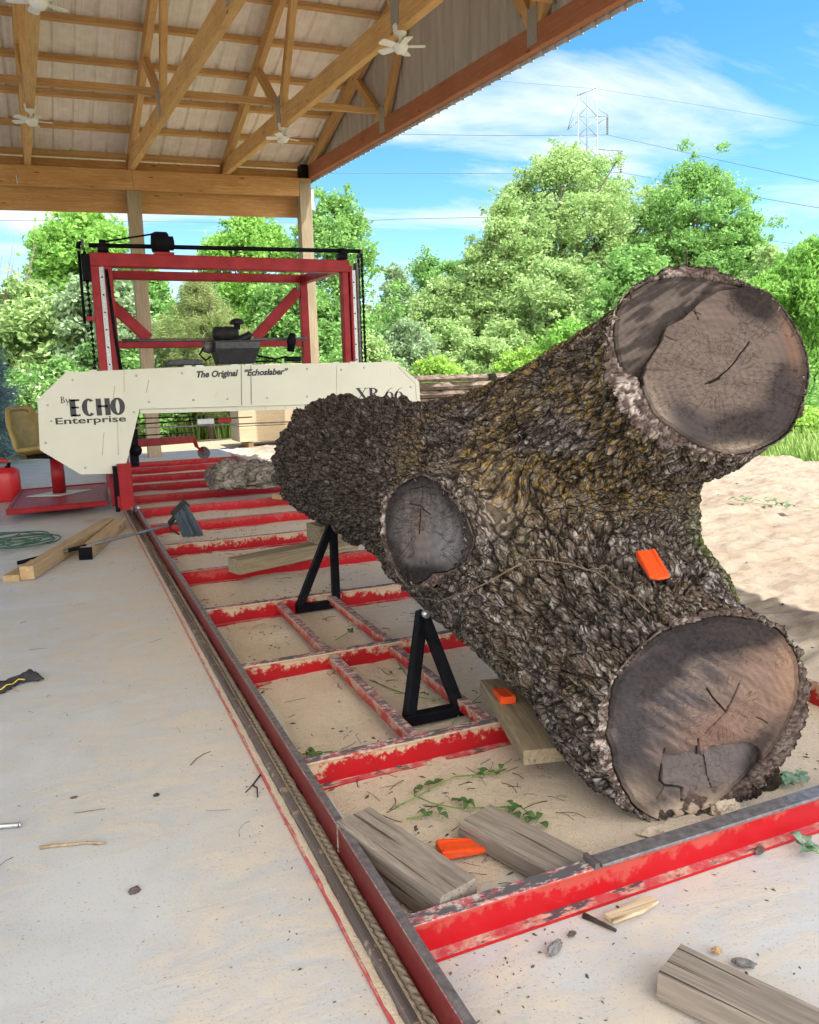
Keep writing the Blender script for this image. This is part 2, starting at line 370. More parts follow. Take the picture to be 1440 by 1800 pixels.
dm = M.ramp(dust, [(0.515, 0.0), (0.58, 0.32), (0.64, 0.7), (0.76, 1.0)])
c = M.mix(dm, c, M.mix(M.noise(M.o, 24, 5, 0.7), (0.64, 0.575, 0.475), (0.53, 0.47, 0.38)))
c = M.mix(M.ramp(M.noise(M.o, 2.2, 2), [(0.71, 0.0), (0.75, 0.4)]), c, (0.30, 0.25, 0.15))
c = M.mix(M.ramp(M.vor(M.map(M.o, (1, 1.6, 1)), 16, 'F1'), [(0.045, 0.75), (0.075, 0.0)]), c, (0.10, 0.075, 0.055))
c = M.mix(M.ramp(f1, [(0.60, 0.0), (0.70, 0.6)]), c, (0.2, 0.17, 0.14))
sc_ = M.noise(M.map(M.o, (.5, 7, 1), rot=(0, 0, -.35)), 9, 4, .6, .4); c = M.mix(M.ramp(sc_, [(.66, 0.), (.72, .45)]), c, (0.62, 0.60, 0.56))
oil = M.noise(M.o, .9, 4, .6, .6); c = M.mix(M.ramp(oil, [(.63, 0.), (.72, .35)]), c, (0.24, 0.23, 0.215))
M.color(c); M.rough(M.ramp(dm, [(0.0, 0.42), (1.0, 0.9)])); M.bump(M.math('ADD', M.math('MULTIPLY', dm, 0.6), M.math('MULTIPLY', f1, .4)), 0.35, 0.004); m_slab = M.m
g = MB(); g.add([(-14, -4, 0), (6.4, -4, 0), (6.4, 17.2, 0), (-14, 17.2, 0), (-14, -4, -.2), (6.4, -4, -.2), (6.4, 17.2, -.2), (-14, 17.2, -.2)], [(0, 1, 2, 3), (0, 1, 5, 4), (1, 2, 6, 5), (2, 3, 7, 6), (3, 0, 4, 7)])
struct(g.build('concrete_floor', m_slab))
# sawdust lying between and beside the rails, and the bright drift to the right
M = Mat('sawdust', 0.95, spec=0.1)
n = M.noise(M.o, 30, 6, 0.75); n2 = M.noise(M.o, 2.6, 5, 0.6); n3 = M.noise(M.o, 160, 3, 0.7)
c = M.mix(M.ramp(n, [(0.3, 0.0), (0.7, 1.0)]), (0.70, 0.60, 0.455), (0.58, 0.48, 0.35))
c = M.mix(M.ramp(n2, [(0.42, 0.0), (0.62, 0.8)]), c, (0.68, 0.565, 0.43))
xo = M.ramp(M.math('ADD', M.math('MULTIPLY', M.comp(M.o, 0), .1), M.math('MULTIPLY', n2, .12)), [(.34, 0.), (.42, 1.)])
c = M.mix(xo, c, M.mix(M.ramp(n2, [(.35, 0.), (.65, 1.)]), (0.29, 0.245, 0.19), (0.26, 0.205, 0.15)))  # drift on the right coloured darker to offset the sun falling there
st_ = M.noise(M.map(M.o, (1.0, 3.2, 1), rot=(0, 0, .25)), 4.5, 6, .72, .8)
c = M.mix(M.math('MULTIPLY', xo, M.ramp(st_, [(.50, 0.), (.64, .6)])), c, (0.16, 0.115, 0.078))  # dark streaks stand in for ripple shading that the high sun leaves weak
c = M.mix(M.ramp(n3, [(0.60, 0.0), (0.68, 0.8)]), c, (0.19, 0.12, 0.08))
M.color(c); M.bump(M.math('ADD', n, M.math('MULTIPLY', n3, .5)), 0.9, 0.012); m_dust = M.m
def zdust(P):
    x = P[:, 0]; y = P[:, 1]
    inb = sstep(.66, .80, x)*(1-sstep(2.6, 2.9, x))*sstep(1.66, 1.9, y)
    n1_ = fbm(np.stack([x*3, y*3, x*0], 1), 4, 91); n2_ = fbm(np.stack([x*16, y*16, x*0], 1), 3, 92)
    z = -.006+.035*(n1_-.38)+.008*(n2_-.5)+.012*inb
    front = sstep(.70, 1.1, x)*sstep(1.7, .9, y)*.006
    rightd = sstep(2.5, 3.4, x)*(sstep(1.8, 2.6, y))
    lump = fbm(np.stack([x*1.6, y*2.6, x*0], 1), 5, 94)
    rip = fbm(np.stack([x*4+2*lump, y*13+3*n1_, x*0], 1), 3, 95)
    z = z+front+rightd*(.05+.16*np.clip(lump-.4, 0, 1)+.035*(n2_-.5)+.07*(rip-.5))
    z = np.where(y > 15, z-.03*(y-15), z)
    edge_ = sstep(.665, .70, x)
    z = z-.02*(1-sstep(1.50, 1.72, y))*(1-.0*x)
    return z*edge_-.02*(1-edge_)
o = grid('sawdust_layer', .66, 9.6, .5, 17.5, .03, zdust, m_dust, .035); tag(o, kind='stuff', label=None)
o['label'] = 'tan sawdust lying between the rails and drifted to the right'
o['category'] = 'sawdust'

# ================================================================== POLE BARN (roof frame has its own slight tilt)
a_, b_, c_ = R(1.996), R(2.636), R(-1.675)
MR = (Matrix.Rotation(a_, 3, 'Z') @ Matrix.Rotation(b_, 3, 'X') @ Matrix.Rotation(c_, 3, 'Y'))
MRn = np.array([list(r_) for r_ in MR]); OR = np.array([1.571, 16.2, 4.833])
def rf(x, y, z): return OR+MRn@np.array([x, y, z])
UPR = MRn[:, 2]; XR = MRn[:, 0]; YR = MRn[:, 1]
barn = empty('pole_barn', (0, 8, 0), 'open pole barn with bare wood trusses and ribbed metal roof over the slab', 'barn')
def rbeam(mb, p, q, w, h, upl=None, **k):
    P, Q = rf(*p), rf(*q); mb.beam(P, Q, w, h, upv=(UPR if upl is None else MRn@np.array(upl)), **k)
SL = .36; RIDGE = -8.0; Z0 = .62
def ztop(y): return Z0+SL*(-y) if y > RIDGE else Z0+SL*(y-2*RIDGE)
YE, YF = .55, -16.55
XL = -14.0
# posts
for (px_, X) in ((0, 1.62), (1, 4.86), (2, -1.62), (3, -4.86), (4, -8.1)):
    p = MB(); yb_ = 16.22; topz = rf(X-1.571, 0, .30)
    p.beam((X-.03, yb_, -.02), (topz[0]-.03, yb_, topz[2]), .24, .26, upv=(0, 1, 0), bev=.008); p.build('post', m_post, barn)
for X in (-8.1, -3.2):
    p = MB(); topz = rf(X-1.571, -16, .30); p.beam((X, .25, -.02), (topz[0], .25, topz[2]), .24, .26, upv=(0, 1, 0), bev=.008); p.build('post', m_post, barn)
# eave headers: inner board (in two lengths), outer lower board, outer band
p = MB(); rbeam(p, (-1.9, -.16, .20), (.0, -.16, .20), .07, .335, bev=.004); p.build('header_board', m_pine, barn)
p = MB(); rbeam(p, (.004, -.163, .20), (3.37, -.163, .20), .07, .335, bev=.004); p.build('header_board', m_pine, barn)
p = MB(); rbeam(p, (-13, -.16, .20), (-1.904, -.16, .20), .07, .335, bev=.004); p.build('header_board', m_pine, barn)
p = MB(); rbeam(p, (-13, .19, -.10), (3.30, .19, -.10), .07, .44, bev=.004); p.build('header_board', m_pine, barn)
p = MB(); rbeam(p, (-13, .19, .425), (3.30, .19, .425), .07, .29, bev=.004); p.build('header_board', m_pine, barn)
# wood block and strap at the corner
p = MB(); rbeam(p, (3.20, -.06, .50), (3.42, -.06, .50), .25, .24); p.build('corner_block', m_black, barn)
p = MB(); rbeam(p, (3.40, -.10, -.20), (3.40, -.10, .18), .03, .10, upl=(1, 0, 0)); p.build('steel_strap', m_steel, barn)
# front header (behind / above the camera)
p = MB(); rbeam(p, (-13, -15.84, .20), (3.37, -15.84, .20), .07, .335); p.build('header_board', m_pine, barn)
# trusses
def truss(x, mat, web_side=0.0):
    tr = []
    w = .10
    p = MB(); rbeam(p, (x, .12, .37+.125), (x, -8.0, .37+.125), w, .25, bev=.006); rbeam(p, (x, -8.0, .495), (x, -16.1, .495), w, .25, bev=.006); tr.append(p)
    p2 = MB()
    rbeam(p2, (x, .22, ztop(.22)-.10), (x, RIDGE, ztop(RIDGE)-.10), w, .20, bev=.006); rbeam(p2, (x, -16.2, ztop(-16.2)-.10), (x, RIDGE, ztop(RIDGE)-.10), w, .20, bev=.006)
    ws = []
    for (y1, y2, zt) in ((-3.82, -2.75, None), (-3.84, -4.95, None), (-8.0, -6.4, None), (-8.0, -8.0, None), (-8.0, -9.6, None), (-12.2, -11.1, None), (-12.2, -13.3, None)):
        pw = MB(); rbeam(pw, (x, y1, .56), (x, y2, ztop(y2)-.16), w*.92, .13, upl=(0, 1, .001), bev=.004); ws.append(pw)
    plates = []
    for y in (-3.83, -8.0, -12.2):
        q = MB(); rbeam(q, (x, y, .42), (x, y, .80), w+.014, .19, upl=(0, 1, 0)); plates.append(q)
    P0 = rf(x, 0, .4)
    e = bpy.data.objects.new('truss', None); col.objects.link(e); e.parent = barn; e.location = P0-np.array([0, 8, 0])
    tr[0].build('bottom_chord', mat, e); p2.build('top_chord', m_truss, e)
    for q in ws: q.build('web', m_truss, e)
    for q in plates: q.build('gusset_plate', m_galv, e)
    return e
m_galv = plain_mat('galvanised_plate', (0.36, 0.37, 0.38), 0.45, 0.6, 0.25, 60)
truss(3.393, m_rake)
for x in (1.722, .009, -1.70, -3.41, -5.12, -6.83, -8.54, -10.25): truss(x, m_truss)
# purlins on the roof slopes and strongbacks tied along the bottom chords
for k in range(11):
    y = .10-k*.79
    for sgn in (1, -1):
        if sgn < 0 and k in (10,): continue
        yy = y if sgn > 0 else 2*RIDGE-y
        p = MB(); rbeam(p, (-12.8, yy, ztop(yy)+.055), (3.62, yy, ztop(yy)+.055),   .075, .085, upl=(0, SL*sgn, 1), bev=.004); p.build('purlin', m_truss, barn)
for y in (-3.55, -8.35, -12.4):
    p = MB(); rbeam(p, (-12.8, y, .80), (3.36, y, .80), .05, .15 if y < -8 else .10, bev=.004, upl=(0, 0, 1)); p.build('strongback', m_truss, barn)
# ribbed sheets
M = Mat('roof_sheet', 0.5, 0.0, 0.5); n = M.noise(M.map(M.o, (3, 3, 3)), 2.0, 4); n2 = M.noise(M.map(M.o, (30, .6, .6)), 1.0, 4, .6)
M.color(M.mix(M.ramp(n, [(0.35, 0.0), (0.7, 1.0)]), (0.86, 0.81, 0.72), (0.74, 0.68, 0.60))); M.bump(n2, .2, .003); m_sheet = M.m
M = Mat('gable_sheet', 0.5); n = M.noise(M.map(M.o, (2, 2, .4)), 3.0, 4)
M.color(M.mix(M.ramp(n, [(0.35, 0.0), (0.7, 1.0)]), (0.55, 0.53, 0.50), (0.44, 0.425, 0.40))); m_gable = M.m
def ribs(L, pitch=.305, hgt=.036):
    pts = []; x = 0
    while x < L:
        for (dx, z) in ((0, 0), (.03, hgt), (.055, hgt), (.085, 0), (.13, 0), (.14, .006), (.15, 0), (.20, 0), (.21, .006), (.22, 0)):
            pts.append((x+dx, z))
        x += pitch
    return [q for q in pts if q[0] <= L]
for sgn in (1, -1):
    prof = ribs(16.6); vs = []
    for (dx, z) in prof:
        for y in ((YE, RIDGE) if sgn > 0 else (YF, RIDGE)):
            vs.append(rf(-12.9+dx, y, ztop(y)+.112+z))
    n_ = len(prof); fs = [(2*i, 2*i+2, 2*i+3, 2*i+1) for i in range(n_-1)]
    p = MB(); p.add(vs, fs); o = p.build('roof_sheet', m_sheet, barn); sm = o.modifiers.new('t', 'SOLIDIFY'); sm.thickness = .004
# gable siding, outside the end truss
prof = ribs(16.2, .23, .034); vs = []
for (d_, z) in prof:
    y = .1-d_
    for zz in (.33, ztop(y)+.1): vs.append(rf(3.393+.085+z, y, zz))
n_ = len(prof); p = MB(); p.add(vs, [(2*i, 2*i+2, 2*i+3, 2*i+1) for i in range(n_-1)]); o = p.build('gable_siding', m_gable, barn); sm = o.modifiers.new('t', 'SOLIDIFY'); sm.thickness = .004
p = MB(); rbeam(p, (3.55, .5, ztop(.5)-.02), (3.55, RIDGE, ztop(RIDGE)-.02), .04, .2); rbeam(p, (3.55, -16.5, ztop(-16.5)-.02), (3.55, RIDGE, ztop(RIDGE)-.02), .04, .2); p.build('rake_trim', m_gable, barn)
# ceiling fans hanging from the trusses
m_white = plain_mat('white_enamel', (0.72, 0.72, 0.70), 0.35, 0, .06, 10, .05)
def fan(x, y, rot, label, first=None):
    P0 = rf(x, y, .30)+np.array([0, 0, .10])
    e = empty('ceiling_fan', P0, label, 'ceiling fan', 'ceiling fans under the trusses')
    k_ = .56
    p = MB(); p.lathe(P0, [(r_*k_, z_*k_) for r_, z_ in ((.085, .10), (.11, .16), (.11, .30), (.07, .34))], seg=20); p.build('canopy_box', m_black, e)
    p = MB(); p.lathe(P0, [(r_*k_, z_*k_) for r_, z_ in ((.03, -.22), (.03, -.14), (.055, -.12), (.12, -.08), (.14, .06), (.10, .10))], seg=24); p.build('upper_housing', m_white, e)
    p = MB(); p.lathe(P0+np.array([0, 0, -.30*k_]), [(r_*k_, z_*k_) for r_, z_ in ((.02, -.11), (.08, -.10), (.13, -.04), (.15, 0), (.15, .035), (.05, .08))], seg=24); p.build('motor', m_white, e)
    for k in range(5):
        an = rot+k*2*math.pi/5; d = np.array([math.cos(an), math.sin(an), 0]); q = np.array([-d[1], d[0], .18]); q /= np.linalg.norm(q)
        b = P0+np.array([0, 0, -.30*k_]); poly = [b+d*(a1*k_)+q*(b1*k_) for a1, b1 in ((.10, -.04), (.18, -.075), (.42, -.085), (.46, -.06), (.46, .06), (.42, .085), (.18, .075), (.10, .04))]
        p = MB(); p.prism(poly, (0, 0, .008)); p.build('blade', m_white, e)
    return e
fan(1.722, -3.85, .3, 'white ceiling fan under the second truss joint nearest the corner')
fan(1.722, -8.0, .9, 'white ceiling fan high at the top centre of the photo')
fan(-1.70, -3.85, .1, 'white ceiling fan low at the left edge under the roof')
fan(-1.70, -8.0, .5, 'white ceiling fan at the top left corner of the photo')
# ================================================================== THE LOG
def seg_d(P, a, b, ra, rb):
    a = np.array(a); b = np.array(b); ab = b-a; t = np.clip(((P-a)@ab)/(ab@ab), 0, 1)
    q = P-(a+t[:, None]*ab); return np.sqrt((q*q).sum(1))-(ra+(rb-ra)*t)
def smin(a, b, k):
    h = np.clip(0.5+0.5*(b-a)/k, 0, 1); return b*(1-h)+a*h-k*h*(1-h)
LC = np.array([1.700, 1.770, 0.338]); LN = np.array([-0.193, -0.974, -0.12]); LN /= np.linalg.norm(LN)
UC = np.array([1.958, 2.050, 1.402]); UN = np.array([-0.287, -0.86, 0.422]); UN /= np.linalg.norm(UN)
SC = np.array([1.200, 2.690, 0.822]); SN = np.array([-0.90, -0.43, 0.02]); SN /= np.linalg.norm(SN)
T0 = np.array([1.79, 5.40, 0.83]); J = np.array([1.80, 3.25, 0.80])
segs = [((1.79, 5.9, .83), (1.78, 4.5, .81), .455, .43), ((1.78, 4.5, .81), tuple(J), .43, .45)]
def sdf(P):
    d = seg_d(P, (1.79, 5.9, .83), (1.79, 4.5, .81), .45, .43)
    d = smin(d, seg_d(P, (1.79, 4.5, .81), J, .43, .46), .1)
    dl = seg_d(P, J+np.array([0, -.1, -.06]), LC+np.array([.02, .25, .03]), .43, .352)
    dl = smin(dl, seg_d(P, LC+np.array([.02, .25, .03]), LC-np.array([0.02, .4, .02]), .352, .365), .08)
    du = seg_d(P, J+np.array([.02, 0, .08]), UC+np.array([.03, .18, -.05]), .42, .335)
    du = smin(du, seg_d(P, UC+np.array([.03, .18, -.05]), UC+UN*.4, .335, .36), .08)
    d = smin(d, smin(dl, du, .10), .16)
    ds = seg_d(P, (1.62, 2.95, .79), tuple(SC+SN*.08), .34, .195)
    d = smin(d, ds, .13)
    d = smin(d, seg_d(P, (1.80, 3.2, .74), (1.98, 2.50, .85), .44, .27), .12)
    d = smin(d, seg_d(P, (1.96, 2.65, .74), (1.90, 2.22, .55), .30, .27), .09)
    d = smin(d, seg_d(P, (1.72, 3.5, .70), (1.74, 2.6, .54), .40, .37), .12)
    # broad lumps
    return d+0.028*(vnoise(P*3.1+5, 3)-0.5)+0.03*(vnoise(P*1.5+2, 8)-0.5)
def surface_nets(fn, lo, hi, h):
    nx, ny, nz = [int(math.ceil((hi[i]-lo[i])/h))+1 for i in range(3)]
    xs = lo[0]+h*np.arange(nx); ys = lo[1]+h*np.arange(ny); zs = lo[2]+h*np.arange(nz)
    D = np.empty((nx, ny, nz), 'f')
    Yg, Zg = np.meshgrid(ys, zs, indexing='ij'); yz = np.stack([Yg.ravel(), Zg.ravel()], 1)
    for i in range(nx):
        D[i] = fn(np.concatenate([np.full((len(yz), 1), xs[i]), yz], 1)).reshape(ny, nz)
    s = D < 0
    c = [(a, b, e) for a in (0, 1) for b in (0, 1) for e in (0, 1)]
    cnt = sum(s[a:nx-1+a, b:ny-1+b, e:nz-1+e].astype(np.int8) for a, b, e in c)
    act = (cnt > 0) & (cnt < 8); I, Jx, K = np.nonzero(act); idx = np.full(act.shape, -1, np.int64); idx[I, Jx, K] = np.arange(len(I))
    acc = np.zeros((len(I), 3)); wn = np.zeros(len(I))
    for p in range(8):
        for q in range(p+1, 8):
            A, B = c[p], c[q]
            if sum(abs(A[i]-B[i]) for i in range(3)) != 1: continue
            da = D[I+A[0], Jx+A[1], K+A[2]]; db = D[I+B[0], Jx+B[1], K+B[2]]; mk = (da < 0) != (db < 0)
            t = np.where(mk, da/(da-db+1e-12), 0)
            pt = np.array(A)+(np.array(B)-np.array(A))*t[:, None]; acc[mk] += pt[mk]; wn[mk] += 1
    V = np.array(lo)+h*(np.stack([I, Jx, K], 1)+acc/wn[:, None])
    Fs = []
    for ax in range(3):
        sl0 = [slice(1, -1)]*3; sl0[ax] = slice(0, -1)
        n = [nx, ny, nz]
        a = s[tuple(slice(0, n[ax]-1) if i == ax else slice(1, n[i]-1) for i in range(3))]
        b = s[tuple(slice(1, n[ax]) if i == ax else slice(1, n[i]-1) for i in range(3))]
        e = np.nonzero(a != b); inv = a[e]
        g = [e[i]+(0 if i == ax else 1) for i in range(3)]
        o1, o2 = [(1, 2), (2, 0), (0, 1)][ax]
        def cell(du_, dv_):
            q = [g[0].copy(), g[1].copy(), g[2].copy()]; q[o1] -= du_; q[o2] -= dv_; return idx[q[0], q[1], q[2]]
        quad = np.stack([cell(1, 1), cell(0, 1), cell(0, 0), cell(1, 0)], 1)
        quad[~inv] = quad[~inv][:, ::-1]; Fs.append(quad)
    return V, np.concatenate(Fs)
V, Fq = surface_nets(sdf, (0.85, 1.15, -0.25), (2.75, 5.55, 2.15), 0.0235)
# subdivide twice through a modifier
tmp = npmesh('tmp', V, Fq, m_black); md = tmp.modifiers.new('s', 'SUBSURF'); md.levels = 2; md.render_levels = 2
dg = bpy.context.evaluated_depsgraph_get(); ev = tmp.evaluated_get(dg); me2 = ev.to_mesh()
nv = len(me2.vertices); V = np.empty(nv*3, 'f'); me2.vertices.foreach_get('co', V); V = V.reshape(-1, 3).astype(float)
NR = np.empty(nv*3, 'f'); me2.vertices.foreach_get('normal', NR); NR = NR.reshape(-1, 3)
Fq = np.empty(len(me2.polygons)*4, 'i'); me2.loops.foreach_get('vertex_index', Fq); Fq = Fq.reshape(-1, 4)
ev.to_mesh_clear(); bpy.data.objects.remove(tmp)
def frame(a):
    a = np.array(a, float); a /= np.linalg.norm(a); q = np.array([0, 0, 1.0]) if abs(a[2]) < .8 else np.array([1.0, 0, 0])
    b = np.cross(q, a); b /= np.linalg.norm(b); return np.stack([a, b, np.cross(a, b)])
frames = [frame(J-T0), frame(LC-J), frame(UC-J), frame(SC-np.array([1.62, 3.08, .79]))]
dist = np.stack([seg_d(V, (1.79, 5.9, .83), J+np.array([0, .25, 0]), .45, .45), seg_d(V, J+np.array([0, -.3, -.12]), LC-np.array([0, .4, .02]), .42, .39),
                 seg_d(V, J+np.array([.02, -.25, .2]), UC+UN*.4, .42, .35), seg_d(V, (1.4, 2.9, .8), SC+SN*.3, .2, .18)], 1)
W = np.exp(-dist/0.035-np.array([0, 0, 0, -0.6])); W /= W.sum(1)[:, None]
def bark(P, fr, kind):
    wv = (np.stack([fbm(P*8+3, 3, 11), fbm(P*8+31, 3, 12), fbm(P*8+57, 3, 13)], 1)-.5)
    L = P@fr.T+wv*0.09
    b = kind == 0
    s0 = 14.0 if b else 17.0
    rn_ = fbm(L*np.array([s0*(.28 if b else .17), s0, s0]), 4, 70+kind)
    rid = 1-np.clip(1-np.abs(2*rn_-1)*5.0, 0, 1)**1.2
    L2 = P@fr.T+wv*0.06+(np.stack([fbm(P*38+3, 2, 14), fbm(P*38+31, 2, 15), fbm(P*38+57, 2, 16)], 1)-.5)*.016
    s1 = 23.0 if b else 30.0
    f1, f2, c = worley(L2*np.array([s1*(.5 if b else .30), s1, s1]), 20+kind)
    plate = sstep(0.0, 0.16, f2-f1)
    g1, g2, c2 = worley(L2*np.array([70*.4, 70, 70]), 40+kind)
    fine = sstep(0.0, 0.30, g2-g1)
    tn = fbm(L2*np.array([9, 34, 34.]), 4, 60)*9; fr_ = tn-np.floor(tn)
    terr = (np.floor(tn)+sstep(.70, .98, fr_))/9-.5
    lay = fbm(L2*np.array([50, 110, 110.]), 3, 61)-.5
    q1, q2, qc = worley(L*np.array([7.5, 11, 11.]), 90+kind); knob = np.clip(1-1.5*q1*q1, 0, 1)
    amp = 0.020 if b else (0.030 if kind == 1 else 0.025)
    h = amp*rid+(0.013 if b else 0.009)*plate*(0.55+0.45*c)+0.0055*fine*(0.2+c2)+(.030 if b else .032)*terr+0.009*lay+(.034 if b else .003)*knob*(.6+.8*qc)
    return h, np.clip(rid*.8+.2, 0, 1)*(0.35+0.65*plate)*(.55+.45*fine), c2
W4 = np.exp(-dist/0.09); W4 /= W4.sum(1)[:, None]; J0 = np.array([1.72, 3.0, .80]); LW = sum(W4[:, k][:, None]*((V-J0)@frames[k].T) for k in range(4))
hh = np.zeros(nv); crev = np.zeros(nv); cid = np.zeros(nv)
for k in range(4):
    mk = W[:, k] > 0.02
    a, b, c = bark(V[mk], frames[k], 0 if k == 0 else k)
    hh[mk] += W[mk, k]*a; crev[mk] += W[mk, k]*b; cid[mk] += W[mk, k]*c
hh *= 0.92+0.12*sstep(3.6, 5.2, V[:, 1])     # coarser ridges towards the butt
edge = np.minimum.reduce([np.abs((V-LC)@LN)+9*(np.linalg.norm(V-LC, axis=1) > .6), np.abs((V-UC)@UN)+9*(np.linalg.norm(V-UC, axis=1) > .6), np.abs((V-SC)@SN)+9*(np.linalg.norm(V-SC, axis=1) > .4)])
V2 = V+NR*(hh-0.034)[:, None]
# trim beyond the saw cuts
log = empty('forked_log', (1.8, 3.2, 0), 'huge forked log with furrowed bark and big sawn ends, lying on the red bed', 'log')
O3 = np.array([1.8, 3.2, 0.0])
M = Mat('bark', 1.0, spec=0.0)
ch = M.attr('crev', 'Fac'); ci = M.attr('cid', 'Fac'); pale = M.attr('pale', 'Fac'); ms = M.attr('moss', 'Fac'); li = M.attr('lichen', 'Fac'); zb = M.attr('butt', 'Fac')
bk = M.attr('bk'); nv1 = M.t.nodes.new('ShaderNodeTexNoise'); nv1.inputs['Scale'].default_value = 16; nv1.inputs['Detail'].default_value = 4; M.link(bk, nv1.inputs['Vector'])
wv_ = M.t.nodes.new('ShaderNodeVectorMath'); wv_.operation = 'MULTIPLY_ADD'; wv_.inputs[1].default_value = (.07, .05, .05); M.link(nv1.outputs['Color'], wv_.inputs[0]); M.link(bk, wv_.inputs[2]); bw = wv_.outputs[0]
def vorc(scale, st):
    n_ = M.t.nodes.new('ShaderNodeTexVoronoi'); n_.feature = 'F1'; n_.inputs['Scale'].default_value = scale; M.link(M.map(bw, (st, 1, 1)), n_.inputs['Vector']); return M.comp(n_.outputs['Color'], 0)
e1 = M.vor(M.map(bw, (.26, 1, 1)), 32, 'DISTANCE_TO_EDGE'); c1_ = vorc(32, .26)
e2 = M.vor(M.map(bw, (.36, 1, 1)), 90, 'DISTANCE_TO_EDGE'); c2_ = vorc(90, .36)
n = M.noise(M.map(bw, (.3, 1, 1)), 34, 6, 0.75); n2 = M.noise(M.o, 130, 4, 0.75)
k1 = M.ramp(e1, [(0.02, 1.0), (0.10, 0.0)]); k2 = M.ramp(e2, [(0.02, 1.0), (0.14, 0.0)])
c = M.mix(M.ramp(n, [(0.34, 0.0), (0.66, 1.0)]), (0.088, 0.068, 0.054), (0.24, 0.192, 0.158))
c = M.mix(M.math('MULTIPLY', c1_, .35), c, (0.22, 0.188, 0.17))
c = M.mix(M.ramp(c2_, [(0.62, 0.0), (0.9, 0.8)]), c, (0.34, 0.30, 0.27))
c = M.mix(M.ramp(c2_, [(0.05, 0.55), (0.3, 0.0)]), c, (0.05, 0.04, 0.034))
c = M.mix(zb, c, M.mix(0.4, c, (0.085, 0.070, 0.062)))
c = M.mix(M.math('MULTIPLY', M.math('MULTIPLY', pale, M.ramp(n, [(0.40, 0.0), (0.55, 1.0)])), M.ramp(c2_, [(0.35, 0.0), (0.6, 0.9)])), c, (0.50, 0.455, 0.43))
c = M.mix(M.math('MULTIPLY', M.math('MULTIPLY', li, M.ramp(M.noise(M.o, 55, 4, 0.7), [(0.47, 0.0), (0.55, .9)])), M.ramp(c2_, [(.1, .3), (.5, 1.)])), c, (0.36, 0.225, 0.04))
c = M.mix(M.math('MULTIPLY', ms, M.ramp(M.noise(M.o, 34, 5, 0.7), [(0.40, 0.0), (0.54, 1.0)])), c, (0.12, 0.17, 0.03))
c = M.mix(M.math('MULTIPLY', k2, .5), c, (0.022, 0.018, 0.015))
c = M.mix(M.math('MULTIPLY', k1, .85), c, (0.022, 0.017, 0.014))
c = M.mix(M.ramp(ch, [(0.1, 0.75), (0.42, 0.0)]), c, (0.02, 0.015, 0.012))  # furrows darkened: bark's own tone plus mild shade put into the colour
M.color(c)
hsum = M.math('ADD', M.math('MULTIPLY', M.ramp(e1, [(0, 0.), (.16, 1.)]), 1.1), M.math('ADD', M.math('MULTIPLY', M.ramp(e2, [(0, 0.), (.2, 1.)]), .6), M.math('ADD', M.math('MULTIPLY', c2_, .6), M.math('ADD', n, M.math('MULTIPLY', n2, .5)))))
M.bump(hsum, 1.0, 0.0095)
m_bark = M.m
pj = CAM
def pxof(P):
    d = P-CAM; z = d@fw; return 720+FPX*(d@rt)/z, 900-FPX*(d@up)/z
lowpale = np.exp(-np.maximum(edge-0.02, 0)/0.07)*sstep(.35, .5, fbm(V*7, 3, 5)+.12*0)
limb = W[:, 1]*0.8+W[:, 2]*0.25+W[:, 3]*0.1
pale_a = np.clip(limb*sstep(.5, .62, fbm(V*16+9, 4, 15))+lowpale*(W[:, 1]*1.0+W[:, 2]*.7+W[:, 3]*.5), 0, 1)
# lichen: over the upper limb flank and the underside of the lower limb
lich = 1.15*(W[:, 2]*.9+W[:, 1]*.28+.3*W[:, 0]*sstep(3.9, 3.3, V[:, 1]))*sstep(.46, .62, fbm(V*4.2+3, 3, 25))
moss = sstep(1.92, 2.12, V[:, 0])*(1-sstep(2.7, 3.2, V[:, 1]))*np.exp(-((V[:, 2]-.66)/.19)**2)*1.3+.55*np.exp(-(((V-np.array([1.62, 2.35, .72]))/np.array([.2, .25, .12]))**2).sum(1))*sstep(.45, .6, fbm(V*9, 2, 35))
butt = sstep(3.2, 3.9, V[:, 1])
att = dict(crev=crev, cid=cid, pale=pale_a, moss=np.clip(moss, 0, 1), lichen=np.clip(lich, 0, 1), butt=butt, bk=LW)
def cutmask(P): # faces fully outside of cut planes get dropped first (cheap), the rest is bisected
    o = ((P-LC)@LN > 0.0) & (np.linalg.norm(P-LC, axis=1) < .75) & (P[:, 2] < .95) & (P[:, 1] < 2.5)
    o |= ((P-UC)@UN > 0.0) & (np.linalg.norm(P-UC, axis=1) < .75) & (P[:, 2] > .95)
    o |= ((P-SC)@SN > 0.0) & (np.linalg.norm(P-SC, axis=1) < .31)
    return o
# snap: vertices just outside a plane are projected onto it so that the cut is clean
out = cutmask(V2)
far_ = ((V2-UC)@UN > .0) & (V2[:, 2] > 1.0) | ((V2-LC)@LN > .0) & (V2[:, 2] < .85) & (V2[:, 1] < 2.3)
out |= far_ & ~((np.linalg.norm(V2-SC, axis=1) < .45))
fo = out[Fq]; keep = ~fo.all(1); Fk = Fq[keep]
bv = np.unique(Fk[out[Fk]])
def project(P):
    P = P.copy()
    for Cn, Nn, rr in ((LC, LN, .75), (UC, UN, .75), (SC, SN, .31)):
        d = (P-Cn)@Nn; mk = (np.linalg.norm(P-Cn, axis=1) < rr) & (d > 0) & (d < .04)
        P[mk] -= Nn*d[mk][:, None]
    return P
V3 = V2.copy(); V3[bv] = project(V2[bv])
used = np.unique(Fk); rm = np.full(nv, -1); rm[used] = np.arange(len(used))
bobj = npmesh('bark', V3[used], rm[Fk], m_bark, log, {k: ('POINT', v[used]) for k, v in att.items()}, True, O3)
bv3 = V3[bv]

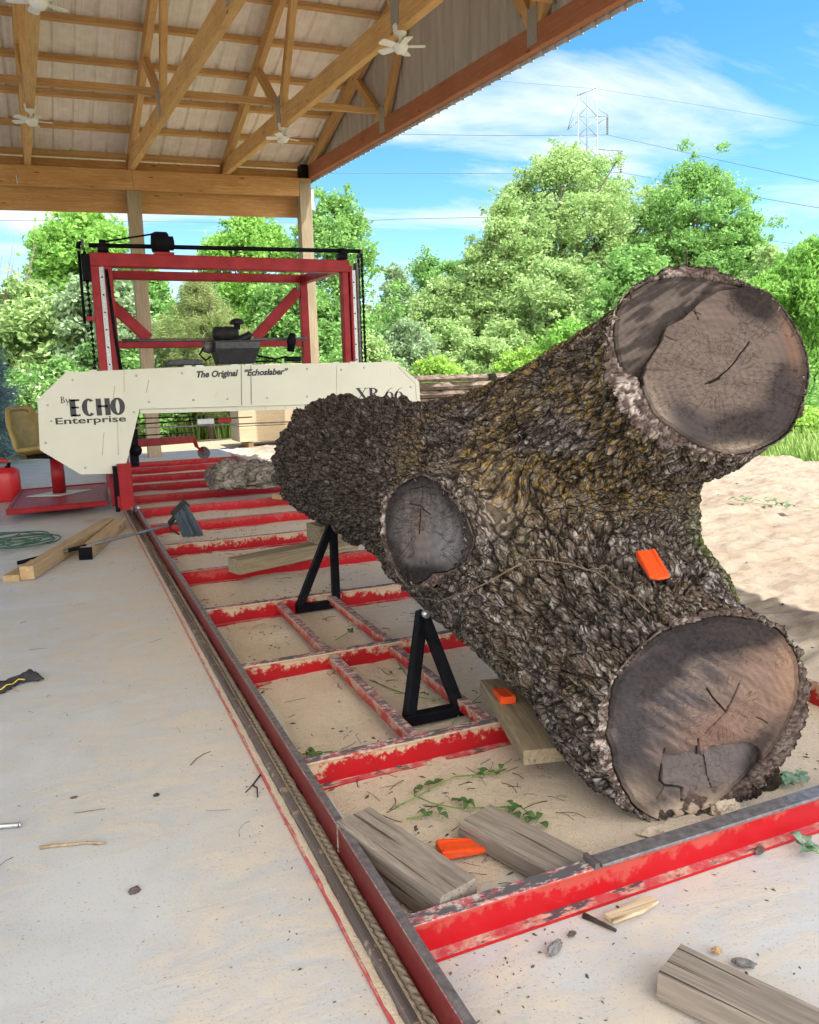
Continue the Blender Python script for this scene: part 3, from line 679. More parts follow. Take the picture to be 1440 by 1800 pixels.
# ---- sawn faces
MC = Mat('sawn_end_grain', 0.85, spec=0.05)
va = MC.attr('col'); nn = MC.noise(MC.o, 60, 5, 0.7)
nf = MC.noise(MC.map(MC.o, (14, 14, 120)), 1.0, 4, 0.7)
cc = MC.mix(MC.ramp(nn, [(0.3, 0.0), (0.7, 0.35)]), va, (0.08, 0.06, 0.05))
MC.color(cc); MC.bump(MC.math('ADD', nn, nf), 0.7, 0.004)
m_cut = MC.m
def lin(r, g, b): return np.array([((x/255.0)/12.92 if x/255 < .04045 else ((x/255+.055)/1.055)**2.4) for x in (r, g, b)])
def pl_dist(x, y, pts):
    d = np.full(len(x), 1e9)
    for (x0, y0), (x1, y1) in zip(pts[:-1], pts[1:]):
        ax, ay = x1-x0, y1-y0; t = np.clip(((x-x0)*ax+(y-y0)*ay)/(ax*ax+ay*ay), 0, 1)
        d = np.minimum(d, np.hypot(x-x0-t*ax, y-y0-t*ay))
    return d
def wiggle(pts, amp, s):
    rn = random.Random(s); o = []
    for (x0, y0), (x1, y1) in zip(pts[:-1], pts[1:]):
        k = max(2, int(math.hypot(x1-x0, y1-y0)/9))
        for i in range(k): o.append((x0+(x1-x0)*i/k+rn.uniform(-amp, amp), y0+(y1-y0)*i/k+rn.uniform(-amp, amp)))
    return o+[pts[-1]]
def cut_face(name, C0, Nn, bvs, inset, nang, nrad, painter, wob, poly, rmax=.12):
    e1 = rt-Nn*(rt@Nn); e1 /= np.linalg.norm(e1); e2 = np.cross(Nn, e1)
    if e2@up < 0: e2 = -e2
    d = (bvs-C0); near = (np.abs(d@Nn) < .03) & (np.linalg.norm(d, axis=1) < .7); d = d[near]
    aa = np.arctan2(d@e2, d@e1); rr = np.hypot(d@e1, d@e2)
    A = np.linspace(0, 2*np.pi, nang, endpoint=False); outer = np.zeros(nang); inner = np.zeros(nang)
    dirs = np.cos(A)[:, None]*e1+np.sin(A)[:, None]*e2
    pp = []
    for (qx, qy) in poly:
        dr = ray(qx, qy); t_ = ((C0-CAM)@Nn)/(dr@Nn); q_ = CAM+dr*t_-C0; pp.append((math.atan2(q_@e2, q_@e1), math.hypot(q_@e1, q_@e2)))
    pp.sort(); pa = np.array([q[0] for q in pp]); pr_ = np.array([q[1] for q in pp])
    Aw = (A+np.pi) % (2*np.pi)-np.pi
    inner = np.interp(Aw, np.concatenate([pa-2*np.pi, pa, pa+2*np.pi]), np.tile(pr_, 3))
    for _ in range(3): inner = (np.roll(inner, 1)+inner*2+np.roll(inner, -1))/4
    inner = inner*(1+wob*(fbm(np.stack([np.cos(A)*6, np.sin(A)*6, A*0+Nn[0]*9], 1), 4, 77)-.5))
    for i, a in enumerate(A):
        dd = np.abs((aa-a+np.pi) % (2*np.pi)-np.pi) < 2*np.pi/nang*1.6
        outer[i] = rr[dd].max() if dd.any() else np.nan
    ok = ~np.isnan(outer); outer = np.interp(np.arange(nang), np.arange(nang)[ok], outer[ok])
    outer = np.clip(outer, inner+.012, inner+rmax)
    t = np.concatenate([np.linspace(0.0, 1, nrad), ])
    rows = [(C0+dirs*(inner*max(tt, .002))[:, None], np.full(nang, tt)) for tt in t]
    gap = 0.007
    rows.append((C0+dirs*(inner+gap*.35)[:, None]-Nn*.02, np.full(nang, 1.1)))
    rows.append((C0+dirs*(inner+gap*.8)[:, None]-Nn*.02, np.full(nang, 1.2)))
    for q in np.linspace(0, 1, 14):
        rows.append((C0+dirs*((inner+gap)*(1-q)+(outer-0.001)*q)[:, None]-Nn*(0.004*(q > .9)), np.full(nang, 1.3+q)))
    P = np.concatenate([a for a, b in rows]); T = np.concatenate([b for a, b in rows]); n = len(rows)
    Fc = np.array([(k*nang+i, k*nang+(i+1) % nang, (k+1)*nang+(i+1) % nang, (k+1)*nang+i) for k in range(n-1) for i in range(nang)])
    x, y = pxof(P); col_, hgt = painter(P, x, y, T, C0)
    arc = np.sin(np.hypot(x-(x.mean()-520), y-(y.mean()+260))*.55+9*fbm(P*5, 4, 90)); col_ = col_*(1+.05*arc*sstep(.45, .6, fbm(P*5, 2, 91)))[:, None]; hgt = hgt+.0003*arc*(T <= 1)
    lum = col_.mean(1)[:, None]; col_ = (col_*.74+lum*.26)*.86
    ring = T >= 1.3
    e1_ = sstep(.42, .62, fbm(P*60, 4, 4))[:, None]; lf = sstep(-.1, .6, -(P-C0)@rt/.35)[:, None]*sstep(.40, .6, fbm(P*14, 3, 44))[:, None]
    barkc = lin(74, 62, 57)*(1-e1_)+(lin(104, 92, 86)*(1-lf)+lin(184, 170, 162)*lf)*e1_
    col_[ring] = barkc[ring]*(0.45+1.0*fbm(P[ring]*70, 3, 6))[:, None]; w1_, w2_, _c = worley(P[ring]*64, 8); hgt[ring] = 0.010*(fbm(P[ring]*22, 3, 9)-.5)-.006*(1-sstep(0, .12, w2_-w1_)); col_[ring] *= ((.25+.75*sstep(0, .14, w2_-w1_))*(.6+.8*fbm(P[ring]*120, 2, 16)))[:, None]
    g = (T > 1.05) & (T < 1.25); col_[g] = lin(20, 16, 14); hgt[g] = 0
    P = P+Nn*hgt[:, None]
    return npmesh(name, P, Fc, m_cut, log, {'col': ('POINT', col_)}, True, O3)
def blob(x, y, cx_, cy_, rx, ry, ang=0.0):
    c_, s_ = math.cos(R(ang)), math.sin(R(ang)); u_ = ((x-cx_)*c_+(y-cy_)*s_)/rx; v_ = (-(x-cx_)*s_+(y-cy_)*c_)/ry
    return np.exp(-(u_*u_+v_*v_))
def stain(col_, w, c_): return col_*(1-w[:, None])+c_*w[:, None]
def common(P, x, y, T, px_, py_, C0, basis_scale=1.0, ringf=75):
    w = fbm(P*9, 4, 50)
    rr = np.hypot(x-px_, y-py_)/170+.10*(fbm(P*5, 2, 51)-.5); ring = 0.5+.5*np.sin(rr*ringf+3*w)
    an = np.arctan2(y-py_, x-px_)
    q = np.stack([an*9, rr*2.2, rr*0], 1); f1, f2, c_ = worley(q, 52); rad = 1-sstep(0.0, .09, f2-f1)
    # small drying checks
    g1, g2, _ = worley(np.stack([x/15.0, y/8.0, x*0], 1)+np.stack([fbm(P*20, 2, 3)*2, fbm(P*20+8, 2, 4)*2, x*0], 1), 53); chk = 1-sstep(0.0, .11, g2-g1)
    return w, ring, rad, chk
def paint_low(P, x, y, T, C0):
    w, ring, rad, chk = common(P, x, y, T, 1275, 1245, C0)
    c_ = np.tile(lin(138, 107, 88), (len(x), 1)); n_ = fbm(np.stack([(x+y*.6)/60, (y-x*.6)/11, x*0], 1), 4, 60)  # diagonal saw streaks
    c_ = stain(c_, sstep(.35, .75, n_)*.45, lin(108, 78, 64))
    k = np.clip(blob(x, y, 1135, 1275, 105, 200, 20)*2.2, 0, 1); c_ = stain(c_, k*(.55+.45*sstep(.3, .6, n_)), lin(84, 80, 83))
    c_ = stain(c_, k*sstep(.5, .62, n_)*.7, lin(62, 58, 62))
    c_ = stain(c_, k*(1-sstep(.30, .42, n_))*.5, lin(132, 116, 106))
    c_ = stain(c_, np.clip(blob(x, y, 1265, 1108, 118, 32, -6)*3.2*(.5+w), 0, 1)*.92, lin(30, 32, 38))
    c_ = stain(c_, np.clip(blob(x, y, 1140, 1190, 80, 26, -38)*3.0*(.5+w), 0, 1)*.9, lin(34, 35, 41))
    c_ = stain(c_, np.clip(blob(x, y, 1105, 1300, 34, 80, 10)*1.8*(.4+n_), 0, 1), lin(62, 60, 64))
    c_ = stain(c_, np.clip(blob(x, y, 1150, 1375, 60, 30, -30)*1.6*(.4+n_), 0, 1), lin(70, 64, 62))
    c_ = stain(c_, np.clip(blob(x, y, 1320, 1320, 95, 20, -40)*1.4*(.4+n_), 0, 1), lin(50, 46, 48))
    c_ = stain(c_, np.clip(blob(x, y, 1120, 1400, 40, 26, 30)*.9, 0, 1), lin(150, 128, 108))
    c_ = stain(c_, np.clip(blob(x, y, 1390, 1160, 18, 70, 8)*.8, 0, 1), lin(156, 116, 86))
    c_ = stain(c_, np.clip(blob(x, y, 1250, 1290, 70, 40, -20)*.55, 0, 1), lin(146, 100, 76))
    c_ *= (0.90+.12*ring)[:, None]
    c_ *= (.80+.40*fbm(np.stack([(x+y*.6)/26, (y-x*.6)/3.2, x*0], 1), 3, 64))[:, None]
    # broken step at the foot of the face
    top = np.interp(x, [1150, 1166, 1185, 1205, 1230, 1233, 1250, 1262, 1300, 1330, 1350], [1360, 1322, 1328, 1322, 1308, 1330, 1310, 1312, 1303, 1312, 1340])
    flap = (y > top) & (x > 1166) & (x < 1340) & (y < 1410+0*x) & (T <= 1)
    fl = flap & (blob(x, y, 1248, 1345, 105, 90) > .30)
    fk = (1-sstep(1365, 1402, y[fl]+10*(n_[fl]-.5)))[:, None]; c_[fl] = (lin(108, 98, 98)*(.7+.5*n_[fl][:, None]))*fk+c_[fl]*(1-fk)
    c_ = stain(c_, fl*np.clip(blob(x, y, 1335, 1340, 22, 50, 20)*1.3, 0, 1), lin(40, 38, 42))
    h_ = 0.0015*(n_-.5)+np.where(fl, -.016*(1-sstep(1350, 1405, y)), 0.0)
    for pts, wd in (([(1243, 1212), (1250, 1222), (1277, 1252), (1300, 1202)], 1.6), ([(1277, 1252), (1240, 1290)], 1.2), ([(1169, 1318), (1160, 1372), (1170, 1382), (1200, 1388), (1198, 1408)], 2.0), ([(1240, 1328), (1244, 1350), (1252, 1385)], 1.1),
                    ([(1228, 1300), (1228, 1328)], 1.5), ([(1330, 1262), (1350, 1272)], 1.0), ([(1170, 1382), (1155, 1405)], 1.0)):
        dd = pl_dist(x, y, wiggle(pts, 1.2, 7)); m_ = (dd < wd) & (T <= 1); c_[m_] = lin(26, 20, 18); h_[m_] = -.010
    m_ = (rad*(np.hypot(x-1275, y-1245) < 60) > .5) & (T <= 1); c_[m_] *= .62
    m_ = (chk > .5) & (w > .5) & (T <= 1); c_[m_] *= .66
    rim = (T > .955) & (T <= 1); c_[rim] *= .6
    dust = np.clip(blob(x, y, 1195, 1438, 70, 22, -18)*2, 0, 1)*(fbm(P*30, 3, 8) > .45); c_ = stain(c_, dust, lin(214, 190, 160)); h_ += dust*.006
    return c_, h_
def paint_up(P, x, y, T, C0):
    w, ring, rad, chk = common(P, x, y, T, 1262, 662, C0, ringf=90)
    n_ = fbm(np.stack([(x+y*.3)/70, (y-x*.3)/12, x*0], 1), 4, 61)
    c_ = np.tile(lin(112, 95, 85), (len(x), 1))
    c_ = stain(c_, sstep(.4, .75, n_)*.4, lin(84, 69, 62))
    c_ = stain(c_, np.clip(blob(x, y, 1300, 765, 118, 33, -14)*3.0*(.45+w), 0, 1)*.9, lin(40, 37, 40))
    c_ = stain(c_, np.clip(blob(x, y, 1215, 745, 54, 24, 35)*2.0*(.45+w), 0, 1), lin(66, 60, 62))
    c_ = stain(c_, np.clip(blob(x, y, 1325, 530, 46, 24, 35)*1.9, 0, 1), lin(36, 33, 34))
    c_ = stain(c_, np.clip(blob(x, y, 1385, 690, 28, 64, 14)*2.2*(.45+w), 0, 1), lin(56, 50, 52))
    c_ = stain(c_, np.clip(blob(x, y, 1392, 600, 14, 56, -12)*.9, 0, 1), lin(124, 86, 64))
    c_ = stain(c_, np.clip(blob(x, y, 1290, 790, 80, 12, -4)*.9, 0, 1), lin(160, 138, 118))
    c_ = stain(c_, np.clip(blob(x, y, 1155, 720, 20, 60, -30)*.8, 0, 1), lin(150, 130, 112))
    c_ *= (0.88+.15*ring)[:, None]
    c_ *= (.80+.40*fbm(np.stack([(x+y*.3)/26, (y-x*.3)/3.2, x*0], 1), 3, 65))[:, None]
    h_ = 0.0015*(n_-.5)
    bx = np.interp(y, [500, 512, 530, 560, 575, 600, 640, 665, 700], [1330, 1262, 1232, 1200, 1172, 1163, 1138, 1130, 1128])+5*(fbm(P*30, 3, 2)-.5)
    cres = (x < bx) & (y < 690) & (T <= 1)
    n2_ = fbm(np.stack([(x-y*.65)/55, (y+x*.65)/9, x*0], 1), 5, 62)
    cc_ = np.tile(lin(98, 86, 78), (len(x), 1)); cc_ = stain(cc_, sstep(.4, .6, n2_)*.9, lin(44, 40, 40)); cc_ *= (.75+.5*fbm(np.stack([(x-y*.65)/30, (y+x*.65)/3, x*0], 1), 3, 66))[:, None]
    cc_ = stain(cc_, np.clip(blob(x, y, 1140, 655, 34, 24, -40)*1.4, 0, 1), lin(30, 26, 24))
    c_[cres] = cc_[cres]
    dep = sstep(0, 60, bx-x); h_ = np.where(cres, -.030+.026*dep, h_)
    ed = cres & (bx-x < 3); c_[ed] = lin(30, 24, 22)
    for pts, wd in (([(1240, 675), (1262, 664), (1285, 645), (1318, 600)], 1.2), ([(1248, 672), (1264, 664)], 2.6), ([(1170, 590), (1188, 598)], 1.0), ([(1208, 540), (1232, 552)], 1.0), ([(1220, 540), (1228, 562)], .9), ([(1125, 650), (1130, 675)], 3.0)):
        dd = pl_dist(x, y, wiggle(pts, .8, 9)); m_ = (dd < wd) & (T <= 1) ; c_[m_] = lin(22, 17, 15); h_[m_] = np.minimum(h_[m_], -.008)
    m_ = (rad > .5) & (T <= 1) & ~cres & (w > .42); c_[m_] *= .66
    m_ = (chk > .5) & (T <= 1) & ~cres & (w > .42); c_[m_] *= .58
    rim = (T > .96) & (T <= 1); c_[rim] *= .55
    return c_, h_
def paint_stub(P, x, y, T, C0):
    w, ring, rad, chk = common(P, x, y, T, 735, 925, C0, ringf=60)
    n_ = fbm(np.stack([x/7, y/60, x*0], 1), 4, 63)
    c_ = np.tile(lin(104, 98, 97), (len(x), 1)); c_ = stain(c_, sstep(.35, .7, n_)*.6, lin(70, 66, 68))
    c_ = stain(c_, np.clip(sstep(.62, .95, T+.25*(w-.5)), 0, 1)*.9, lin(34, 34, 38))
    c_ = stain(c_, np.clip(blob(x, y, 735, 925, 16, 34, 0)*.7, 0, 1), lin(122, 100, 84))
    c_ = stain(c_, np.clip(blob(x, y, 780, 960, 30, 46, -20)*.6, 0, 1), lin(140, 138, 142))
    c_ = stain(c_, np.clip(blob(x, y, 735, 1010, 50, 18, 0)*1.3, 0, 1), lin(26, 28, 32))
    c_ *= (0.85+.2*ring)[:, None]; h_ = .0015*(n_-.5)-.05*(1-sstep(.0, 1.0, T))*0.25-0.006
    m_ = ((rad > .5) | (chk > .5)) & (T <= 1) & (w > .4); c_[m_] *= .45
    for pts in ([(718, 885), (735, 890), (752, 905)], [(722, 860), (742, 856), (760, 858)], [(736, 895), (732, 940)]):
        dd = pl_dist(x, y, wiggle(pts, .8, 3)); m_ = dd < 1.1; c_[m_] = lin(14, 12, 12)
    return c_, h_
f = cut_face('sawn_face', LC, LN, bv3, .026, 520, 190, paint_low, .06, [(1290,1087),(1345,1098),(1390,1135),(1404,1180),(1400,1230),(1380,1280),(1345,1330),(1290,1385),(1230,1422),(1170,1440),(1130,1428),(1100,1388),(1080,1330),(1070,1270),(1078,1215),(1105,1165),(1150,1125),(1210,1098)]); tag(f, 'round sawn face near the ground, brown with a grey stained step at its foot')
f = cut_face('sawn_face', UC, UN, bv3, .022, 520, 190, paint_up, .04, [(1100,520),(1150,494),(1220,488),(1268,498),(1300,500),(1345,515),(1385,560),(1410,610),(1420,650),(1405,710),(1380,760),(1340,785),(1290,797),(1240,785),(1190,755),(1150,725),(1133,690),(1126,664),(1095,645),(1083,610),(1082,570)]); tag(f, 'raised sawn face with a dark crescent step and one long crack')
f = cut_face('sawn_face', SC, SN, bv3, .018, 260, 90, paint_stub, .05, [(740,838),(765,850),(795,885),(822,925),(828,950),(815,985),(790,1000),(760,1005),(745,1020),(720,1030),(705,1015),(690,980),(678,940),(677,900),(690,870),(715,848)], .05); tag(f, 'small dark oval sawn face of the cut-off side limb')
# far butt end: closed with a plain sawn disc
e_ = MB(); e_.lathe((1.79, 5.535, .83), [(.42, 0), (.42, .02)], (0, 1, 0), 48); e_.build('sawn_face', m_tan, log)
# ================================================================== MILL BED (welded frame on the floor)
bed = empty('mill_bed', (1.7, 5, 0), 'long red steel sawmill bed of rails and cross beams lying on the dusty floor', 'mill bed')
YA, YB = -.9, 14.6
m_rope = plain_mat('dusty_rope', (0.20, 0.165, 0.12), 0.95, 0, .4, 60, .6)
m_toe = red_mat('dusty_toe_flange', 0.95, 0.6, (0.45, 0.04, 0.04), (0.32, 0.03, 0.03))
# left rail: upright web, foot flange, guide bar, drag rope in the groove
p = MB(); p.beam((.640, YA, .054), (.640, YB, .054), .016, .108, bev=.002); p.build('rail_web', m_rail, bed)
m_edge = plain_mat('worn_edge_steel', (0.16, 0.15, 0.155), 0.45, .4, .5, 45)
p = MB(); p.beam((.645, YA, .110), (.645, YB, .110), .022, .006); p.build('rail_edge', m_edge, bed)
p = MB(); p.beam((.586, YA, .006), (.586, YB, .006), .094, .010, bev=.002); p.build('rail_foot', m_toe, bed)
M = Mat('worn_guide_bar', 0.75); L = M.attr('loc'); n = M.noise(M.map(L, (1.2, 60, 60)), 1.0, 5, .6); n2 = M.noise(M.o, 18, 4, .7)
M.color(M.mix(M.ramp(n2, [(0.55, 0.0), (0.62, 0.8)]), M.mix(M.ramp(n, [(0.35, 0.0), (0.65, 1.0)]), (0.055, 0.042, 0.040), (0.13, 0.105, 0.095)), (0.34, 0.26, 0.19))); M.bump(n, .4, .002); m_bar = M.m
p = MB(); p.beam((.578, YA, .022), (.578, YB, .022), .026, .022, bev=.004); p.build('guide_bar', m_bar, bed)
p = MB(); pts = []; rn = random.Random(3)
y = YA
while y < YB: pts.append((.614+rn.uniform(-.002, .002), y, .020)); y += .10
p.tube(pts, .008, 7)
for sgn in (0, math.pi):    # two strands wound round each other
    q = []; y = YA
    while y < 6: q.append((.614+.006*math.cos(y*95+sgn), y, .021+.006*math.sin(y*95+sgn))); y += .011
    p.tube(q, .0065, 5)
p.build('drag_rope', m_rope, bed)
p = MB(); y = YA; rn = random.Random(8)
vs = []; fs = []
def strip(x0, x1, zc):
    vs = []; fs = []; y = YA; k = 0
    while y < YB:
        a = x0+rn.uniform(-.003, .003); b = x1+rn.uniform(-.004, .004); vs += [(a, y, zc), (b, y, zc+.001)]
        if k: fs.append((2*k-2, 2*k-1, 2*k+1, 2*k))
        k += 1; y += .04
    return vs, fs
v_, f_ = strip(.592, .630, .0125); p.add(v_, f_); v_, f_ = strip(.546, .566, .0125); p.add(v_, f_); o = p.build('packed_sawdust', m_dust, bed); o['kind'] = 'stuff'
# right rail
p = MB(); p.beam((2.76, YA, .054), (2.76, YB, .054), .016, .108, bev=.002); p.beam((2.81, YA, .006), (2.81, YB, .006), .09, .010); p.build('rail_web', m_red, bed)
def ibeam(mb, p0, p1, h=.105, w=.075, t=.009, mi=0):
    p0 = np.array(p0, float); p1 = np.array(p1, float); z = np.array([0, 0, 1.])
    mb.beam(p0+z*t/2, p1+z*t/2, w, t); mb.beam(p0+z*h/2, p1+z*h/2, .010, h-2*t-.001); mb.beam(p0+z*(h-t/2), p1+z*(h-t/2), w*.62, t, bev=.002)
m_red2 = red_mat('sawdusted_red_steel', 1.0, 1.0)
m_red0 = red_mat('bright_red_steel', 0.16, 1.0, (0.40, 0.006, 0.011), (0.33, 0.008, 0.013))
BY = [1.62, 2.53, 3.57, 4.60, 5.63, 6.66, 7.72, 8.80, 9.86, 10.92, 12.0, 13.1, 14.1]
for k, y in enumerate(BY):
    p = MB(); ibeam(p, (.652, y, .002), (2.75, y, .002)); p.build('cross_beam', [m_red0, m_red2, m_red2, m_red2, m_red0, m_red2, m_red0][k] if k < 7 else m_red_clean, bed)
# worn steel wear strip on the first beam, with a stop
p = MB(); p.beam((1.20, 1.615, .112), (2.74, 1.615, .112), .052, .010, bev=.002); p.build('wear_strip', m_edge, bed)
p = MB(); p.beam((1.185, 1.590, .116), (1.185, 1.645, .116), .014, .020, bev=.002); p.build('stop_block', m_dsteel, bed)
# lengthwise square tubes carrying the log stands
for (x, y0, y1, z) in ((1.09, 2.575, 3.53, .092), (1.40, 2.575, 3.53, .092), (1.09, 3.61, 4.56, .092), (1.41, 3.61, 4.56, .092)):
    p = MB(); p.beam((x, y0, z-.02), (x, y1, z-.02), .046, .046, bev=.004); p.build('lengthwise_tube', m_red, bed)
# black A-shaped stands
def stand(xa, xb, y, top, label):
    e = empty('log_stand', ((xa+xb)/2, y, 0), label, 'log stand', 'black stands against the log')
    base = .060
    pa, pb, pt = (xa, y, base), (xb, y, base), top
    for q in (pa, pb):
        p = MB(); p.beam(q, pt, .045, .045, upv=(0, 1, 0), bev=.004); p.build('leg', m_black, e)
    p = MB(); p.beam((xa-.02, y, base-.012), (xb+.02, y, base-.012), .05, .045, bev=.004); p.build('foot_bar', m_black, e)
    p = MB(); p.lathe(np.array(top)+np.array([0, -.03, .0]), [(.018, 0), (.018, .02)], (0, -1, 0), 10); p.build('pin', m_steel, e)
t1 = yp(742, 1075, 3.02); stand(1.165, 1.385, 2.80, tuple(t1), 'black tube stand nearer the camera, under the log side with the oval cut')
t2 = yp(585, 915, 4.75); stand(1.205, 1.435, 4.55, tuple(t2), 'farther black tube stand, propping the dark butt part of the log')

# ================================================================== SAWMILL CARRIAGE
mill = empty('bandsaw_mill', (1.8, 9.4, 0), 'big bandsaw slabbing mill with red frame and long cream blade guard', 'sawmill')
YG, YM, YR = 8.5, 8.8, 10.4
m_mred = plain_mat('mill_red_paint', (0.24, 0.006, 0.010), 0.45, 0, .25, 6, .08, spec=.25)
M = Mat('cream_paint', 0.45); n = M.noise(M.o, 1.6, 5, .6); n2 = M.noise(M.map(M.o, (6, 6, 1.2)), 3.0, 6, .7)
c = M.mix(M.ramp(n, [(0.3, 0.0), (0.75, 1.0)]), (0.56, 0.56, 0.46), (0.49, 0.49, 0.395))
c = M.mix(M.ramp(n2, [(0.64, 0.0), (0.72, 0.45)]), c, (0.28, 0.24, 0.18)); M.color(c); M.bump(n, .12, .004); m_cream_p = M.m
m_ink = plain_mat('black_lettering', (0.016, 0.016, 0.018), 0.5, 0, .2, 10, .0)
def at(px, py, Y): return yp(px, py, Y)
def up2(pts, Y): return [at(a, b, Y) for a, b in pts]
# guard: left wheel housing + long throat + right housing
gp = [(66, 700), (115, 655), (300, 646), (500, 640), (695, 636), (737, 672), (739, 722), (500, 714), (247, 717), (218, 832), (142, 834), (70, 792)]
gp[6] = (738, 745); gp.insert(7, (690, 748))
poly = up2(gp, YG)
# straight lower edge of throat then the right housing dips
w1 = up2([(66, 702), (115, 655), (250, 648), (245, 719), (218, 832), (142, 834), (70, 791)], YG)
w2 = up2([(250.4, 648), (695, 636), (737, 671), (739, 705), (245.4, 719)], YG)
w2b = w2
w0 = up2([(66, 702), (115, 655), (300, 646), (420, 641.5), (560, 638.5), (695, 636), (737, 671), (739, 705), (500, 712), (245.4, 719), (218, 832), (142, 834), (70, 791)], YG)
p = MB(); p.prism(w0, (0, .36, 0)); p.build('blade_guard', m_cream_p, mill)
p = MB(); q = up2([(246, 719), (736, 707), (736, 714), (246, 727)], YG+.03); p.prism(q, (0, .06, 0)); p.build('lower_lip', m_cream_p, mill)
# right housing hanging below (behind the log)
p = MB(); q = up2([(690, 706), (739, 705), (738, 760), (700, 790), (640, 790), (640, 735)], YG+.02); p.prism(q, (0, .36, 0)); p.build('wheel_housing', m_cream_p, mill, bevel=.008)
# seams, folded edges, hinges
for (a, b) in (((424, 642), (425, 712)), ((441, 642), (442, 711)), ((218, 651), (219, 690)), ((592, 640), (592, 706))):
    p = MB(); A, B = at(*a, YG-.001), at(*b, YG-.001); p.beam(A, B, .006, .006, upv=(0, 1, 0)); p.build('seam', m_dsteel if a[0] in (424, 441) else plain_mat('soft_seam', (.40, .38, .31), .5), mill)
m_scr = plain_mat('scratch', (.34, .32, .26), .6)
for pts in ([(262, 668), (259, 680), (257, 690)], [(202, 678), (199, 700)], [(207, 740), (208, 800)], [(183, 760), (180, 800)]):
    pts3 = [at(a, b, YG-.0015) for a, b in pts]; p = MB(); p.tube(pts3, .0022, 4); p.build('scratch', m_scr, mill)
for x in (122, 163, 330, 350, 412, 437, 500, 590, 620, 675):
    ylo = np.interp(x, [115, 300, 695], [655, 645.5, 636]); p = MB(); A = at(x, ylo-1, YG+.05); p.box(A, (.075, .05, .018), bev=.003); p.build('hinge', m_steel if x in (412, 437, 350) else m_cream_p, mill)
for (x, y) in ((84, 712), (80, 778), (150, 822), (205, 822), (236, 724), (262, 706), (340, 703), (400, 701), (470, 699), (540, 697), (600, 650), (128, 668), (240, 660), (320, 656), (540, 648), (640, 646), (722, 680), (90, 740)):
    p = MB(); p.lathe(at(x, y, YG), [(.011, 0), (.011, .005), (.006, .008)], (0, -1, 0), 8); p.build('screw', m_galv, mill)
# border groove near the cut corners
p = MB(); p.tube(up2([(700, 645), (730, 674), (733, 703)], YG-.001), .003, 4); p.build('edge_line', m_scr, mill)
def text(s_, px0, py0, px1, py1, mat, name, slant=0.0, off=0.0, Y=YG, xs=None, slope=True):
    """lettering in the guard plane between two baseline points; height from pixel cap height"""
    A = at(px0, py0, Y-.003); B = at(px1, py1, Y-.003)
    cu = bpy.data.curves.new('t', 'FONT'); cu.body = s_; cu.shear = slant; cu.offset = off; cu.extrude = .0; cu.size = 1.0; cu.resolution_u = 4
    ob = bpy.data.objects.new('t', cu); col.objects.link(ob); dg = bpy.context.evaluated_depsgraph_get(); dg.update()
    me = bpy.data.meshes.new_from_object(ob.evaluated_get(dg)); bpy.data.objects.remove(ob)
    co = np.empty(len(me.vertices)*3, 'f'); me.vertices.foreach_get('co', co); co = co.reshape(-1, 3)
    return me, co, A, B
def place_text(s_, left, right, cap, mat, name, slant=0.0, off=0.0, Y=YG, parent=None):
    """left/right: photo pixel of baseline ends; cap: height in photo pixels"""
    me, co, A, B = text(s_, left[0], left[1], right[0], right[1], mat, name, slant, off, Y)
    x0, x1 = co[:, 0].min(), co[:, 0].max(); capm = .729 if any(ch.isupper() or ch.isdigit() for ch in s_) else .56
    d = B-A; sx = 1/(x1-x0); hh_ = cap/FPX*(np.linalg.norm((A+B)/2-CAM))
    P = A+np.outer((co[:, 0]-x0)*sx, d)+np.outer(co[:, 1]/capm*hh_, np.array([0, 0, 1.0]))
    me.vertices.foreach_set('co', (P-np.array(mill.location)).astype('f').ravel()); me.materials.clear(); me.materials.append(mat); me.update()
    o = bpy.data.objects.new(name, me); col.objects.link(o); o.parent = mill; return o
# lettering drawn as stroked glyphs so that it has real weight
def glyph_run(strokes, left, right, cap, name, Y=YG):
    """strokes: list of polygons in unit box (x 0..W, y 0..1)"""
    A = at(*left, Y-.003); B = at(*right, Y-.003); W_ = max(q[0] for s_ in strokes for q in s_); d = (B-A)/W_
    hh_ = cap/FPX*np.linalg.norm((A+B)/2-CAM); mb = MB()
    for s_ in strokes:
        pts = [A+d*q[0]+np.array([0, 0, 1.0])*q[1]*hh_ for q in s_]; n = len(pts)
        mb.add(pts, [tuple(range(n))])
    o = mb.build(name, m_ink, mill); return o
def bar(x0, y0, x1, y1, w0, w1=None):
    """thick line as a horizontal-width parallelogram"""
    w1 = w0 if w1 is None else w1; return [(x0-w0/2, y0), (x0+w0/2, y0), (x1+w1/2, y1), (x1-w1/2, y1)]
def hbar(x0, x1, y, t): return [(x0, y-t/2), (x1, y-t/2), (x1, y+t/2), (x0, y+t/2)]
def ring(cx_, cy_, rx, ry, tx, ty, a0=0, a1=360, n=28):
    out = []
    for k in range(n):
        t0, t1 = R(a0+(a1-a0)*k/n), R(a0+(a1-a0)*(k+1)/n)
        out.append([(cx_+rx*math.cos(t0), cy_+ry*math.sin(t0)), (cx_+rx*math.cos(t1), cy_+ry*math.sin(t1)), (cx_+(rx-tx)*math.cos(t1), cy_+(ry-ty)*math.sin(t1)), (cx_+(rx-tx)*math.cos(t0), cy_+(ry-ty)*math.sin(t0))])
    return out
def sh(lst, dx): return [[(x+dx, y) for x, y in s_] for s_ in lst]
E_ = [bar(.19, 0, .19, 1, .36), hbar(.1, .62, .06, .12), hbar(.1, .55, .52, .11), hbar(.1, .62, .94, .12)]
C_ = ring(.43, .5, .44, .52, .33, .11, 48, 312)
H_ = [bar(.15, 0, .15, 1, .33), bar(.69, 0, .69, 1, .33), hbar(.1, .7, .54, .12)]
